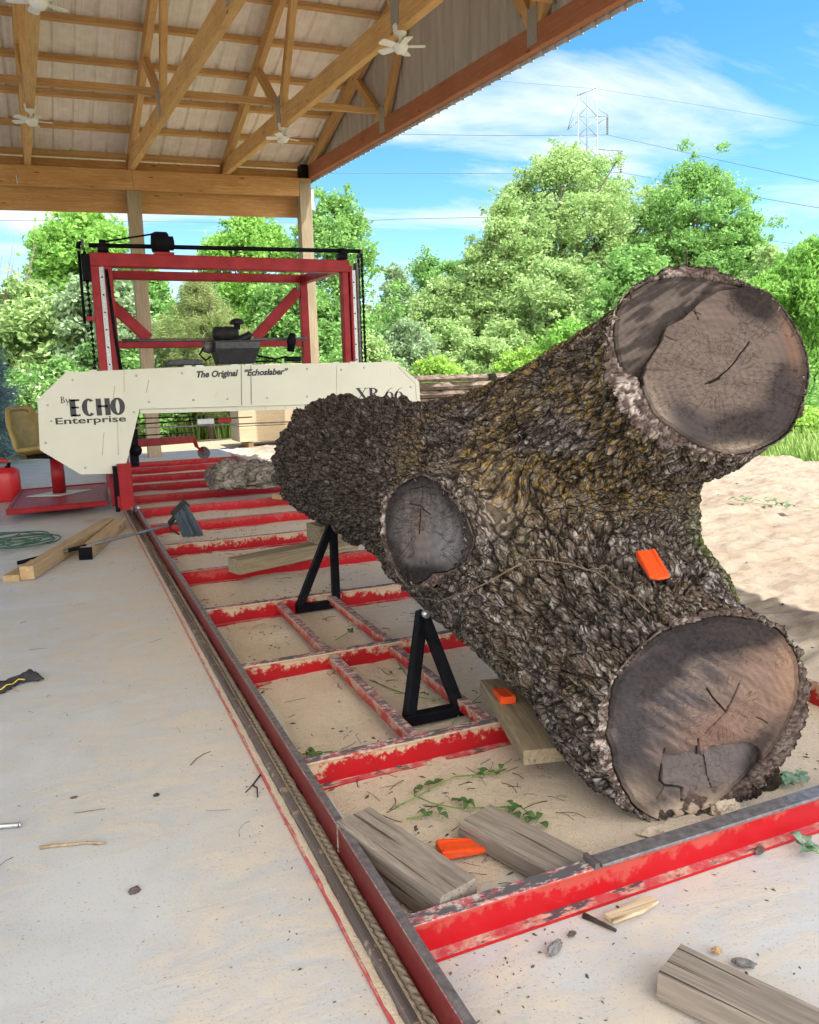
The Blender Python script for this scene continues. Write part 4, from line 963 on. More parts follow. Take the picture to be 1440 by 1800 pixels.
O_ = ring(.44, .5, .46, .52, .34, .11)
glyph_run(E_+sh(C_, .74)+sh(H_, 1.62)+sh(O_, 2.50), (124, 732.5), (221, 728.5), 27.5, 'lettering')
place_text('Enterprise', (98, 746), (222, 740.5), 10.5, m_ink, 'lettering', 0, .018)
B1 = [bar(.14, 0, .14, 1, .15)]+ring(.22, .76, .34, .24, .15, .06, -90, 90)+ring(.22, .27, .42, .27, .16, .06, -90, 90)+[hbar(0, .26, .02, .05), hbar(0, .26, .98, .05)]
y1 = [bar(.30, -.0, .08, .62, .13), bar(.22, -.32, .60, .62, .06), hbar(-.02, .2, .61, .05), hbar(.48, .72, .61, .05), hbar(.08, .26, -.31, .08)]
glyph_run(B1+sh(y1, .72), (107, 709), (124, 708), 10.5, 'lettering')
place_text('The Original', (346, 663.5), (419.5, 660.5), 10.5, m_ink, 'lettering', .28, .040)
place_text('\u201cEchoslaber\u201d', (430, 660.3), (507, 657.5), 10.5, m_ink, 'lettering', .28, .040)
X1 = [bar(.80, 0, .12, 1, .27), bar(.10, 0, .78, 1, .07), hbar(-.06, .30, .02, .05), hbar(.58, .98, .02, .05), hbar(-.06, .36, .98, .05), hbar(.62, .96, .98, .05)]
R1 = [bar(.20, 0, .20, 1, .24)]+ring(.34, .75, .42, .25, .23, .06, -90, 90)+[hbar(.02, .4, .02, .05), hbar(.02, .4, .98, .05), hbar(.2, .36, .51, .05), bar(.84, 0, .42, .52, .20), hbar(.74, .98, .02, .05)]
S6 = ring(.36, .32, .37, .34, .21, .06)+[[(0.0, .32), (.16, .32), (.24, .62), (.10, .60)], [(.10, .60), (.24, .62), (.46, .88), (.40, .90)], [(.40, .90), (.46, .88), (.66, .96), (.66, 1.0)]]
glyph_run(X1+sh(R1, 1.0)+sh(S6, 2.35)+sh(S6, 3.15), (627, 704), (709, 702), 21, 'lettering')
# small stiffening ribs/holes rows on the housing
# masts
def boxbeam(a, b, w, d, name, mat=m_mred, upv=(0, 1, 0), parent=mill, bev=.006):
    p = MB(); p.beam(a, b, w, d, upv=upv, bev=bev); return p.build(name, mat, parent)
ZT = 2.62
# left front mast: two red channels with a drilled strip between
for (x, w) in ((.435, .075), (.560, .075)): boxbeam((x, YM, .16), (x, YM, 2.66), w, .12, 'mast')
def strip_holes(x, y, z0, z1):
    e = MB(); e.beam((x, y, z0), (x, y, z1), .045, .01, upv=(0, 1, 0)); s_ = e.build('drilled_strip', m_galv, mill)
    z = z0+.1
    while z < z1-.05:
        q = MB(); q.lathe((x, y-.0052, z), [(.009, 0), (.009, .002)], (0, -1, 0), 8); q.build('bolt_hole', m_black, s_); z += .17
strip_holes(.497, YM-.03, 1.5, 2.6)
for (x, w) in ((3.03, .07), (3.10, .03)): boxbeam((x, YM, .4), (x, YM, 2.62), w, .12, 'mast')
strip_holes(3.135, YM-.03, 1.5, 2.58)
boxbeam((3.185, YM+.02, .4), (3.185, YM+.02, 2.66), .03, .1, 'mast', m_dsteel)
# top beams
boxbeam((.40, YM, 2.615), (3.08, YM, 2.615), .14, .13, 'top_beam', upv=(0, 0, 1))
boxbeam((.60, YR, 2.67), (3.04, YR, 2.67), .10, .10, 'top_beam', upv=(0, 0, 1))
for x in (.55, 3.03): boxbeam((x, YM+.08, 2.62), (x, YR-.06, 2.66), .10, .10, 'side_beam', upv=(0, 0, 1))
for x in (.58, 3.02): boxbeam((x, YR, .16), (x, YR, 2.64), .10, .10, 'rear_post')
boxbeam((.60, YR-.0, 1.865), (2.96, YR, 1.865), .08, .09, 'cross_bar', upv=(0, 0, 1))
boxbeam((.64, YR, 2.36), (1.06, YR, 1.93), .13, .08, 'brace'); boxbeam((2.95, YR, 2.52), (2.36, YR, 1.93), .13, .08, 'brace')
# lower side members and wheels
boxbeam((.50, 8.45, .24), (.50, YR+.1, .24), .12, .12, 'base_runner', upv=(0, 0, 1))
boxbeam((2.84, 8.45, .24), (2.84, YR+.1, .24), .12, .12, 'base_runner', upv=(0, 0, 1))
boxbeam((.53, 8.47, .16), (.53, 8.47, .62), .13, .10, 'foot_plate'); boxbeam((.44, 8.52, .14), (.44, 8.52, .60), .04, .12, 'foot_plate', m_black)
for (x, y) in ((.585, 8.47), (.585, 10.2), (2.80, 8.6), (2.80, 10.2)):
    p = MB(); p.lathe((x, y, .165), [(.055, -.03), (.055, -.012), (.040, -.010), (.040, .010), (.055, .012), (.055, .03)], (1, 0, 0), 18); wv = p.build('track_wheel', m_dsteel, mill)
    q = MB(); q.lathe((x, y, .165), [(.016, -.06), (.016, .06)], (1, 0, 0), 10); q.build('axle', m_steel, wv)
# lift shaft, gearbox, pillow blocks, sprockets and chains
p = MB(); p.tube([(.40, YM, 2.755), (3.24, YM, 2.79)], .022, 10); p.build('lift_shaft', m_black, mill)
p = MB(); p.lathe((1.10, YM, 2.80), [(.02, -.11), (.09, -.10), (.11, -.06), (.11, .05), (.07, .07), (.07, .11), (.03, .12)], (1, 0, 0), 22); p.box((1.10, YM+.02, 2.79), (.13, .14, .20), bev=.02); p.build('gear_motor', m_black, mill)
p = MB(); p.box((1.11, YM, 2.69), (.19, .14, .03), bev=.004); p.build('motor_foot', m_mred, mill)
for x in (.53, 3.02):
    p = MB(); p.box((x, YM, 2.725), (.10, .10, .06), bev=.01); p.lathe((x-.03, YM, 2.77), [(.045, 0), (.045, .06)], (1, 0, 0), 16); p.build('pillow_block', m_black, mill)
for x in (.345, 3.235):
    p = MB(); p.lathe((x, YM, 2.76), [(.05, -.012), (.05, .012)], (1, 0, 0), 16); p.build('sprocket', m_dsteel, mill)
def chain(x, y, z0, z1):
    pts = [(x, y, z0), (x, y, z1)]; p = MB(); z = z0; k = 0
    while z < z1:
        if k % 2: p.box((x, y, z+.012), (.012, .026, .036))
        else: p.box((x, y, z+.012), (.030, .010, .030))
        z += .028; k += 1
    return p.build('chain', m_black, mill)
chain(.36, YM+.05, 1.5, 2.72); chain(3.235, YM-.05, 1.5, 2.76); chain(3.235, YM+.07, 1.5, 2.76)
p = MB(); p.tube([(.305, YM, 2.70), (.30, YM, 2.0)], .014, 8); p.tube([(.33, YM-.02, 2.77), (.31, YM, 2.77), (.30, YM, 2.72)], .022, 8); p.build('hose', m_black, mill)
p = MB(); p.tube([(.54, YM-.08, 2.52), (.57, YM-.08, 1.9), (.60, YM-.08, 1.5)], .016, 8); p.build('hose', m_black, mill)
p = MB(); p.box((.37, YM, 2.54), (.10, .09, .26), bev=.01); p.build('chain_tensioner', m_black, mill)
p = MB(); p.box((.355, YM-.03, 2.05), (.08, .05, .04)); p.build('bracket', m_mred, mill)
p = MB(); p.tube([(.55, YM-.02, 2.79), (1.02, YM-.04, 2.88)], .009, 6); p.build('cable', m_black, mill)
# carriage beam behind guard and blade
boxbeam((.66, YM+.14, 1.36), (3.5, YM+.14, 1.36), .12, .3, 'head_beam', upv=(0, 0, 1))
boxbeam((.64, 8.72, .95), (3.6, 8.72, .93), .006, .014, 'blade', m_dsteel, upv=(0, 0, 1), bev=0)
p = MB(); q = at(318, 712, 8.65); p.box((1.40, 8.75, .985), (.17, .06, .06), bev=.004); p.build('blade_guide', m_galv, mill)
p = MB(); p.box((1.60, 8.75, .99), (.14, .06, .05), bev=.004); p.build('guide_clamp', m_mred, mill)
p = MB(); p.tube([(.66, 8.74, 1.05), (1.3, 8.74, 1.04)], .006, 6); p.tube([(.66, 8.74, .99), (1.9, 8.74, 1.01)], .006, 6); p.build('guide_rod', m_black, mill)
p = MB(); p.prism([(.62, 8.78, .55), (.70, 8.78, .55), (.72, 8.78, 1.12), (.62, 8.78, 1.12)], (0, .1, 0)); p.lathe((.68, 8.76, .72), [(.06, 0), (.06, .04)], (0, 1, 0), 16); p.build('wheel_bracket', m_black, mill)
# engine on top of the head
eng = bpy.data.objects.new('engine', None); col.objects.link(eng); eng.parent = mill; eng.location = (1.76-1.8, 8.8-9.4, 1.6)
def eb(mb, name, mat=m_black, **k): return mb.build(name, mat, eng, **k)
m_eng = plain_mat('engine_black', (0.014, 0.014, 0.016), .5, .0, .5, 25, .2, spec=.15)
m_shroud = plain_mat('grey_shroud', (0.055, 0.058, 0.062), .5, .1, .3, 25, .2, spec=.2)
p = MB(); p.box((1.775, YM, 1.77), (.46, .34, .10), bev=.02); eb(p, 'shroud', m_shroud)
p = MB(); p.prism([(1.54, YM-.16, 1.72), (2.0, YM-.16, 1.72), (1.94, YM-.16, 1.58), (1.58, YM-.16, 1.58)], (0, .32, 0)); eb(p, 'engine_block', m_eng)
p = MB(); p.lathe((1.55, YM, 1.895), [(.05, 0), (.075, .02), (.078, .10), (.073, .11), (.078, .12), (.078, .20), (.073, .21), (.078, .22), (.07, .26)], (1, 0, 0), 20); eb(p, 'air_cleaner', m_eng)
p = MB(); p.tube([(1.74, YM, 1.84), (1.84, YM, 1.83), (1.92, YM, 1.87), (1.95, YM, 1.90)], [.05, .05, .042, .035], 12); eb(p, 'intake_elbow', m_eng)
p = MB(); p.lathe((1.81, YM, 1.94), [(.035, 0), (.035, .05), (.075, .055), (.08, .075), (.055, .10), (.03, .115)], (0, 0, 1), 18); eb(p, 'rain_cap', m_eng)
p = MB(); p.lathe((1.47, YM, 1.70), [(.03, 0), (.06, .02), (.065, .09), (.04, .12)], (.3, 0, 1), 14); eb(p, 'oil_filter', m_dsteel)
p = MB(); p.tube([(1.43, YM-.1, 1.75), (1.38, YM-.1, 1.68), (1.44, YM-.1, 1.62), (1.5, YM-.1, 1.66)], .01, 6); eb(p, 'cable', m_black)
p = MB(); p.prism([(1.02, YM-.1, 1.575), (1.42, YM-.1, 1.575), (1.38, YM-.1, 1.635), (1.09, YM-.1, 1.635)], (0, .2, 0)); p.build('battery_cover', m_shroud, mill, bevel=.01)
p = MB(); p.lathe((2.395, YM, 1.80), [(.04, -.10), (.045, -.02), (.055, 0), (.045, .05), (.03, .10)], (.15, 0, 1), 14); p.build('hydraulic_knob', m_black, mill)
p = MB(); p.box((2.40, YM, 1.62), (.16, .1, .05), bev=.01); p.box((2.05, YM, 1.60), (.3, .1, .02)); p.tube([(2.0, YM-.05, 1.66), (2.2, YM-.05, 1.62), (2.33, YM-.05, 1.65)], .01, 6); p.build('valve', m_black, mill)
p = MB(); p.tube([(.64, YM+.1, 1.84), (2.6, YM+.1, 1.84)], .018, 8); p.build('control_rod', m_dsteel, mill)
# operator platform and seat
m_plat = Mat('expanded_red_mesh', 0.5); v = m_plat.vor(m_plat.map(m_plat.o, (1, .55, 1)), 34, 'DISTANCE_TO_EDGE')
m_plat.color(m_plat.mix(m_plat.ramp(v, [(0.16, 0.0), (0.24, 1.0)]), (0.38, 0.02, 0.025), (0.03, 0.006, 0.006))); m_plat.bump(v, -.8, .01)
pf = bpy.data.objects.new('operator_platform', None); col.objects.link(pf); pf.parent = mill; pf.location = (-.1-1.8, 10.2-9.4, .1)
C4 = [(-.60, 9.32, .105), (.36, 9.42, .105), (.46, 11.2, .105), (-.54, 11.1, .105)]
p = MB(); p.prism(C4, (0, 0, .02)); p.build('deck', m_plat.m, pf)
for a, b in ((0, 1), (1, 2), (2, 3), (3, 0)):
    A = np.array(C4[a])+np.array([0, 0, .005]); B = np.array(C4[b])+np.array([0, 0, .005]); d_ = (B-A)/np.linalg.norm(B-A); boxbeam(A-d_*.02, B+d_*.02, .04, .06, 'edge_rail', m_mred, (0, 0, 1), pf)
SP = np.array([-.10, 10.45, .13])
p = MB(); p.prism([SP+np.array(q) for q in ((-.36, -.1, 0), (.0, -.26, 0), (.36, .1, 0), (.0, .26, 0))], (0, 0, .008)); p.build('base_plate', m_cream_p, pf)
p = MB(); p.lathe(SP+np.array([0, 0, .008]), [(.075, 0), (.075, .44)], (0, 0, 1), 18); p.build('seat_post', m_mred, pf)
# tractor seat (low-backed bucket), facing right of the picture towards the head
m_seat = plain_mat('olive_vinyl', (0.27, 0.20, 0.05), .5, 0, .3, 8, .25)
def seat_surface(c):
    U, Vn = 25, 17; P = []
    for i in range(U):
        t = i/(U-1)
        for j in range(Vn):
            s_ = (j/(Vn-1))*2-1
            if t < .5: x = .30-t*2*.50; z = .02+.05*abs(s_)**2.5+.02*math.cos(t*9)
            else: x = -.20-(t-.5)*2*.14; z = .02+(t-.5)*2*.48; x += .09*abs(s_)**2.2
            if .4 < t < .6: z += -.02
            wd = .27*(1-.25*max(0, t-.8)/.2*1.2)*(1-.12*(t < .12))
            P.append((x, s_*wd, z*1.0))
    F_ = [(i*Vn+j, (i+1)*Vn+j, (i+1)*Vn+j+1, i*Vn+j+1) for i in range(U-1) for j in range(Vn-1)]
    return np.array(P), F_
P_, F_ = seat_surface(None)
an = R(-38); Rz = np.array([[math.cos(an), -math.sin(an), 0], [math.sin(an), math.cos(an), 0], [0, 0, 1]])
sc0 = np.array([-.22, 10.2, .66])
p = MB(); p.add(P_@Rz.T*1.05+sc0, F_, smooth=True); so_ = p.build('seat_shell', m_seat, pf); q = so_.modifiers.new('t', 'SOLIDIFY'); q.thickness = .055; q.offset = 0; q = so_.modifiers.new('s', 'SUBSURF'); q.levels = q.render_levels = 1
p = MB(); pts = [np.array((-.262-.05*0, y_, z_))*1.05 for y_, z_ in ((-.16, .12), (-.17, .40), (-.10, .46), (.10, .46), (.17, .40), (.16, .12))]; p.tube([Rz@q+sc0 for q in pts], .008, 6); p.build('seat_piping', m_olive, pf)
p = MB(); p.box(sc0+np.array([.06, .12, -.05]), (.34, .38, .06), bev=.01, rz=an); p.build('seat_pan', m_black, pf)
# swinging red arm with a caster
A = yp(225, 781, 10.3); B = yp(338, 771, 11.5)
arm = bpy.data.objects.new('caster_arm', None); col.objects.link(arm); arm.parent = mill; arm.location = Vector(A)-Vector((1.8, 9.4, 0))
B = np.array([B[0], B[1], .50]); A = np.array([A[0], A[1], .50])
Bc = yp(340, 772, 12.0); Ac = yp(228, 780, 10.4)
boxbeam(Ac, Bc, .07, .10, 'arm_tube', m_mred, (0, 0, 1), arm)
Wc = yp(357, 796, 12.05)
p = MB(); p.beam(Bc+np.array([0, 0, .02]), (Bc[0]+.04, Bc[1], Wc[2]+.10), .05, .06, upv=(0, 1, 0)); p.beam((Bc[0]+.04, Bc[1], Wc[2]+.10), Wc+np.array([0, 0, .02]), .03, .05, upv=(0, 1, 0)); p.build('fork', m_mred, arm)
p = MB(); p.lathe(Wc+np.array([0, -.02, 0]), [(.03, 0), (.032, .004), (.07, .004), (.088, .0), (.095, .02), (.088, .04), (.03, .04)], (.5, .85, 0), 20, smooth=False); p.build('caster_wheel', m_dsteel, arm)
p = MB(); p.tube([Ac+np.array([0, 0, .09]), Bc+np.array([0, 0, .10])], .008, 6); p.build('cable', m_black, arm)
# ================================================================== LOOSE OBJECTS
def hit(px, py, t0=1.5):
    """where a photo ray meets the log"""
    d = ray(px, py); d = d/np.linalg.norm(d); t = t0
    for _ in range(60):
        s_ = float(sdf((CAM+d*t)[None])[0]); t += s_*.8
        if s_ < .002: break
    P = CAM+d*t; e = 1e-3
    g = np.array([float(sdf((P+np.eye(3)[i]*e)[None])[0]-sdf((P-np.eye(3)[i]*e)[None])[0]) for i in range(3)]); return P, g/np.linalg.norm(g)
def timber(name, a, b, w, h, mat, label, cat, group=None, upv=(0, 0, 1), jit=.0015, bev=.004):
    p = MB(); p.rn = random.Random(hash_(label)); p.beam(a, b, w, h, upv=upv, bev=bev, jit=jit); o = p.build(name, mat, origin=tuple((np.array(a)+np.array(b))/2)); return tag(o, label, cat, group)
def hash_(s): return sum((i+1)*ord(c) for i, c in enumerate(s)) % 9973
timber('weathered_timber', (.690, 2.11, .072), (.815, 1.665, .072), .125, .10, m_grey, 'thick grey weathered timber against the left rail, behind the front beam', 'timber')
timber('weathered_plank', (1.055, 2.03, .046), (1.175, 1.668, .046), .145, .055, m_grey, 'flat grey plank on the sawdust between thick timber and log', 'plank')
timber('weathered_plank', (1.160, 1.285, .045), (1.42, .72, .045), .125, .065, m_grey, 'grey plank at the bottom right corner, in front of the red bed', 'plank')
timber('wood_block', (1.545, 2.76, .140), (1.375, 2.14, .140), .145, .052, m_olive, 'brownish board wedged between the log and the second red beam', 'board')
timber('plank', (.98, 5.36, .165), (1.95, 5.72, .165), .15, .10, m_olive, 'squared board lying across the beams under the butt of the log', 'board')
timber('wood_block', (1.60, 5.55, .29), (1.92, 5.62, .29), .20, .14, m_olive, 'dark wood block propping the butt on the squared board', 'block')
timber('floor_timber', (-.335, 6.40, .055), (.34, 8.35, .055), .10, .10, m_tan, 'long square tan timber on the floor under the broom handle', 'timber')
timber('floor_timber', (.08, 6.93, .05), (.44, 8.30, .05), .10, .10, m_tan, 'short square timber with a black end beside the rail', 'timber')
p = MB(); p.beam((.078, 6.922, .05), (.083, 6.94, .05), .104, .104); o = p.build('black_paint', m_black, bpy.data.objects['floor_timber.001'])
timber('flat_board', (-.445, 6.42, .025), (-.22, 7.05, .025), .12, .045, m_tan, 'low flat board on the floor, leftmost of the loose timbers', 'board')
# orange felling wedges
def wedge(P, ax, nrm, L, w, t0, t1, label):
    ax = np.array(ax, float); ax /= np.linalg.norm(ax); nrm = np.array(nrm, float); nrm -= ax*(nrm@ax); nrm /= np.linalg.norm(nrm); b = np.cross(nrm, ax)
    def pt(u, v, z): return P+ax*u+b*v+nrm*z
    tip = .35*w
    base = [pt(0, -w/2, 0), pt(L*.9, -w/2, 0), pt(L, -w*.15, 0), pt(L*.985, w*.3, 0), pt(L*.93, w/2, 0), pt(0, w/2, 0)]
    top = [pt(0, -w/2, t0), pt(L*.9, -w/2, t1), pt(L, -w*.15, t1), pt(L*.985, w*.3, t1), pt(L*.93, w/2, t1), pt(0, w/2, t0)]
    mb = MB(); n = 6; mb.add(base+top, [tuple(range(n-1, -1, -1)), tuple(range(n, 2*n))]+[(i, (i+1) % n, (i+1) % n+n, i+n) for i in range(n)])
    o = mb.build('felling_wedge', m_orange, origin=tuple(P), bevel=.002); tag(o, label, 'wedge', 'orange felling wedges')
    # raised side ribs
    for v in (-.38, .38):
        r_ = MB(); k = [pt(L*.04, w*v-.004, t0*.98), pt(L*.86, w*v-.004, t1), pt(L*.86, w*v+.004, t1), pt(L*.04, w*v+.004, t0*.98)]; r_.prism(k, nrm*.004); q = r_.build('rib', m_orange); q.parent = o; q.location = -Vector(P)
    return o
P0, n0 = hit(1134, 994); P1, n1_ = hit(1172, 1047)
wedge(P0+n0*.028, (P1+n1_*.02)-(P0+n0*.02), n0+n1_, .155, .062, .030, .008, 'orange plastic wedge lying on the bark above the lower sawn end')
wedge(zp(772, 1503, .022), zp(852, 1488, .022)-zp(772, 1503, .022), (0, 0, 1), .165, .065, .028, .010, 'orange plastic wedge on the sawdust between the grey timber and plank')
P0, n0 = hit(893, 1232); q0 = zp(893, 1232, .172)
wedge(np.array([q0[0]-.01, q0[1]-.02, .168]), (.25, 1, .05), (0, 0, 1), .13, .06, .030, .008, 'orange plastic wedge jammed under the log, mostly hidden')
# broom resting across the rail
br = empty('push_broom', (.3, 7.1, 0), 'push broom with grey handle and dark bristles leaning over the left rail', 'broom')
A = zp(30, 990, .03); B = yp(318, 918, 7.12); dr = (B-A)/np.linalg.norm(B-A); Lh = np.linalg.norm(B-A)
m_hand = plain_mat('grey_handle', (0.13, 0.14, 0.155), .4, .3, .2, 20)
p = MB(); p.tube([A+dr*.04, A+dr*Lh*.98], .013, 10); p.build('handle', m_hand, br)
p = MB(); p.tube([A, A+dr*.20], .0165, 10); p.build('end_grip', m_black, br); p = MB(); p.tube([A+dr*Lh*.29, A+dr*Lh*.40], .0175, 10); p.build('middle_grip', m_black, br)
M = Mat('bristles', .8); v = M.noise(M.map(M.o, (70, 70, 6)), 1.0, 3, .6); M.color(M.mix(v, (0.03, 0.045, 0.06), (0.12, 0.16, 0.20))); M.bump(v, 1.0, .01); m_bris = M.m
hp = [yp(x, y, 7.10) for x, y in ((306, 906), (328, 885), (356, 940), (322, 943))]
p = MB(); rn = random.Random(4)
for k in range(420):
    u = rn.random(); w_ = rn.uniform(-.035, .035); a = hp[0]*(1-u)+hp[1]*u; b = hp[3]*(1-u)+hp[2]*u
    a = a+np.array([0, w_*.6, 0]); b = b+np.array([rn.uniform(-.01, .01), w_*1.5, rn.uniform(-.008, .008)]); p.tube([a, (a+b)/2+np.array([rn.uniform(-.005, .005), 0, 0]), b], .0028, 3, cap=False)
p.build('bristles', m_bris, br)
p = MB(); p.beam(hp[0]+np.array([-.012, 0, -.004]), hp[1]+np.array([.004, 0, .01]), .075, .035, upv=(0, 1, 0)); p.tube([hp[0], hp[0]+np.array([-.05, 0, -.05]), (hp[0]+hp[3])/2+np.array([-.07, 0, -.02]), hp[3]+np.array([-.03, 0, .02])], .008, 6); p.tube([B-dr*.1, (hp[0]+hp[1])/2], .017, 8); p.build('head_block', m_blackp, br)
# red fuel can
gc = zp(12, 870); gc = np.array([gc[0]-.02, 11.2, 0])
can = empty('fuel_can', gc, 'red plastic fuel can on the slab at the left edge beside the seat', 'fuel can')
m_can = plain_mat('red_can_plastic', (0.50, 0.012, 0.015), .35, 0, .12, 6, .05)
def rounded_box(c, sx, sy, sz, r, taper=1.0, seg=6, rz=0):
    vs = []; lev = [(0, 0)]+[(r*(1-math.cos(math.pi/2*i/4)), r*(1-math.sin(math.pi/2*(1-i/4)))) for i in range(0)]
    rows = [(.0, .93), (.015, .98), (.04, 1.0), (.80, 1.0), (.88, .97), (.96, .82), (1.0, .70)]
    fs = []; n = 4*seg
    for (t, k_) in rows:
        for i in range(n):
            a = 2*math.pi*(i+.5)/n; ca, sa = math.cos(a), math.sin(a); e = 8.0; m_ = (abs(ca)**e+abs(sa)**e)**(-1/e); x = ca*m_*sx/2*k_; y = sa*m_*sy/2*k_
            vs.append((c[0]+x*math.cos(rz)-y*math.sin(rz), c[1]+x*math.sin(rz)+y*math.cos(rz), c[2]+t*sz))
    for j in range(len(rows)-1): fs += [(j*n+i, j*n+(i+1) % n, (j+1)*n+(i+1) % n, (j+1)*n+i) for i in range(n)]
    fs += [tuple(range(n-1, -1, -1)), tuple((len(rows)-1)*n+i for i in range(n))]; return vs, fs
p = MB(); v_, f_ = rounded_box(gc, .46, .34, .42, .05); p.add(v_, f_, smooth=True); p.build('tank', m_can, can)
p = MB(); p.tube([gc+np.array(q) for q in ((-.14, 0, .40), (-.12, 0, .50), (.0, 0, .52), (.10, 0, .49), (.12, 0, .40))], .022, 8); p.build('handle', m_can, can)
p = MB(); p.lathe(gc+np.array([.10, -.06, .38]), [(.04, 0), (.04, .05), (.02, .06), (.018, .10)], (.3, 0, 1), 14); p.build('cap', m_black, can)
m_wlab = plain_mat('worn_white_label', (.6, .5, .48), .6, 0, .4, 60)
# green coiled hose
m_green = plain_mat('green_hose', (0.035, 0.10, 0.065), .5, 0, .3, 20, .1)
p = MB(); rn = random.Random(12); pts = []
for k in range(150):
    a = k*.30; r_ = .27+.13*math.sin(k*.17)+.05*math.sin(k*.71); cx_ = -.52+.10*math.sin(k*.045); cy_ = 7.95+.12*math.cos(k*.06)
    pts.append((cx_+r_*math.cos(a), cy_+r_*.95*math.sin(a), .014+.022*(.5+.5*math.sin(k*.37))+k*.0002))
p.tube(pts, .0065, 6); o = p.build('garden_hose', m_green, origin=(-.52, 7.95, 0)); tag(o, 'green hose coiled loosely on the floor at the left edge', 'hose')
p = MB(); p.tube([(-1.6, 9.3, .02), (-1.0, 9.1, .02), (-.75, 9.0, .02), (-.70, 9.35, .02), (-.85, 9.6, .03), (-.72, 9.75, .02)], .014, 7); o = p.build('black_cable', m_black, origin=(-1, 9.2, 0)); tag(o, 'black cable curling on the floor beside the operator platform', 'cable')
# dark cloth strap with yellow piping
m_cloth = plain_mat('dark_cloth', (0.022, 0.022, 0.028), .9, 0, .4, 40, .5)
xs_ = 26; vs = []; rn = random.Random(2)
A = zp(-30, 1216, .02); B = zp(60, 1186, .02); ax = (B-A)/np.linalg.norm(B-A); bx = np.array([-ax[1], ax[0], 0])
for i in range(xs_):
    t = i/(xs_-1); wd = .045+.02*math.sin(t*7)+(.03 if t > .85 else 0)
    for j in range(9):
        s_ = j/8*2-1; q = A+(B-A)*t+bx*s_*wd; z = .004+.028*(1-s_*s_)+.018*(vnoise(np.array([[t*14, s_*3, 1.0]]), 5)[0])
        vs.append((q[0], q[1], z))
p = MB(); p.add(vs, [(i*9+j, (i+1)*9+j, (i+1)*9+j+1, i*9+j+1) for i in range(xs_-1) for j in range(8)], smooth=True)
clo = p.build('work_glove', m_cloth, origin=(A+B)/2); tag(clo, 'dark cloth glove with a yellow edge crumpled on the floor, left edge', 'glove'); q = clo.modifiers.new('t', 'SOLIDIFY'); q.thickness = .006
p = MB(); p.tube([vs[i*9+1] for i in range(3, 20)], .003, 5); pq = p.build('yellow_edge', plain_mat('yellow_edge', (.7, .5, .05), .6)); pq.parent = clo; pq.location = -Vector(clo.location)
p = MB(); e0 = vs[(xs_-1)*9+4]; p.prism([(e0[0]-.03, e0[1]-.02, .004), (e0[0]+.025, e0[1]-.05, .004), (e0[0]+.03, e0[1]-.015, .004), (e0[0]-.01, e0[1]+.02, .004)], (0, 0, .012)); pq = p.build('thumb', m_cloth); pq.parent = clo; pq.location = -Vector(clo.location)
# steel rod end, stick, twigs, bark chips
p = MB(); p.tube([zp(-60, 1457, .012), zp(33, 1450, .012)], .008, 10); p.lathe(zp(33, 1450, .012), [(.009, 0), (.009, .006)], (1, .1, 0), 10); o = p.build('steel_rod', m_steel, origin=zp(0, 1452)); tag(o, 'shiny steel rod end entering at the left edge of the floor', 'rod')
m_stick = plain_mat('dry_stick', (0.30, 0.22, 0.13), .85, 0, .35, 50, .5); m_twig = plain_mat('dark_twig', (0.035, 0.025, 0.02), .9, 0, .4, 50, .5)
def stick(name, pts_px, r, mat, label, cat='stick', z=.008):
    pts = [zp(x, y, z) for x, y in pts_px]; p = MB(); n = len(pts); p.tube(pts, [r*(1-.45*i/(n-1)) for i in range(n)], 7); o = p.build(name, mat, origin=tuple(pts[0])); return tag(o, label, cat)
stick('dry_stick', [(70, 1490), (100, 1486), (128, 1484), (150, 1481), (186, 1482)], .006, m_stick, 'pale dry stick lying on the bare slab at lower left')
o = stick('forked_twig', [(458, 1362), (446, 1378), (432, 1393)], .0035, m_twig, 'small black forked twig beside the rail', 'twig')
q = MB(); q.tube([zp(444, 1380, .008), zp(452, 1385, .008), zp(453, 1401, .008)], .0028, 6); f2 = q.build('side_twig', m_twig); f2.parent = o; f2.location = -Vector(o.location)
stick('bark_stick', [(1026, 1609), (1050, 1620), (1083, 1636)], .008, m_twig, 'short dark stick in front of the front beam')
stick('thin_twig', [(335, 1345), (345, 1334), (357, 1326), (370, 1321)], .0018, m_twig, 'thin curved twig on the slab left of the rail', 'twig')
def chunk(name, c, sz, mat, label, cat, seed=0, rough=.35, rz=0, n=2, group=None, freq=6):
    bm = bmesh.new(); bmesh.ops.create_icosphere(bm, subdivisions=n, radius=1)
    P = np.array([v.co[:] for v in bm.verts]); d = 1+rough*(fbm(P*freq*.4+seed*7.1, 3, seed)-.5)*2; P = P*d[:, None]*np.array(sz)
    cr_, sr_ = math.cos(rz), math.sin(rz); P = np.stack([P[:, 0]*cr_-P[:, 1]*sr_, P[:, 0]*sr_+P[:, 1]*cr_, P[:, 2]], 1)
    P[:, 2] = np.maximum(P[:, 2], -sz[2]*.55)
    for v, q in zip(bm.verts, P): v.co = q
    me = bpy.data.meshes.new(name); bm.to_mesh(me); bm.free(); me.materials.append(mat); o = bpy.data.objects.new(name, me); col.objects.link(o); o.location = c; return tag(o, label, cat, group)
m_chip = plain_mat('bark_chip', (0.085, 0.065, 0.055), .95, 0, .5, 40, .8); m_chipg = plain_mat('grey_bark_chip', (0.17, 0.165, 0.16), .95, 0, .4, 40, .8)
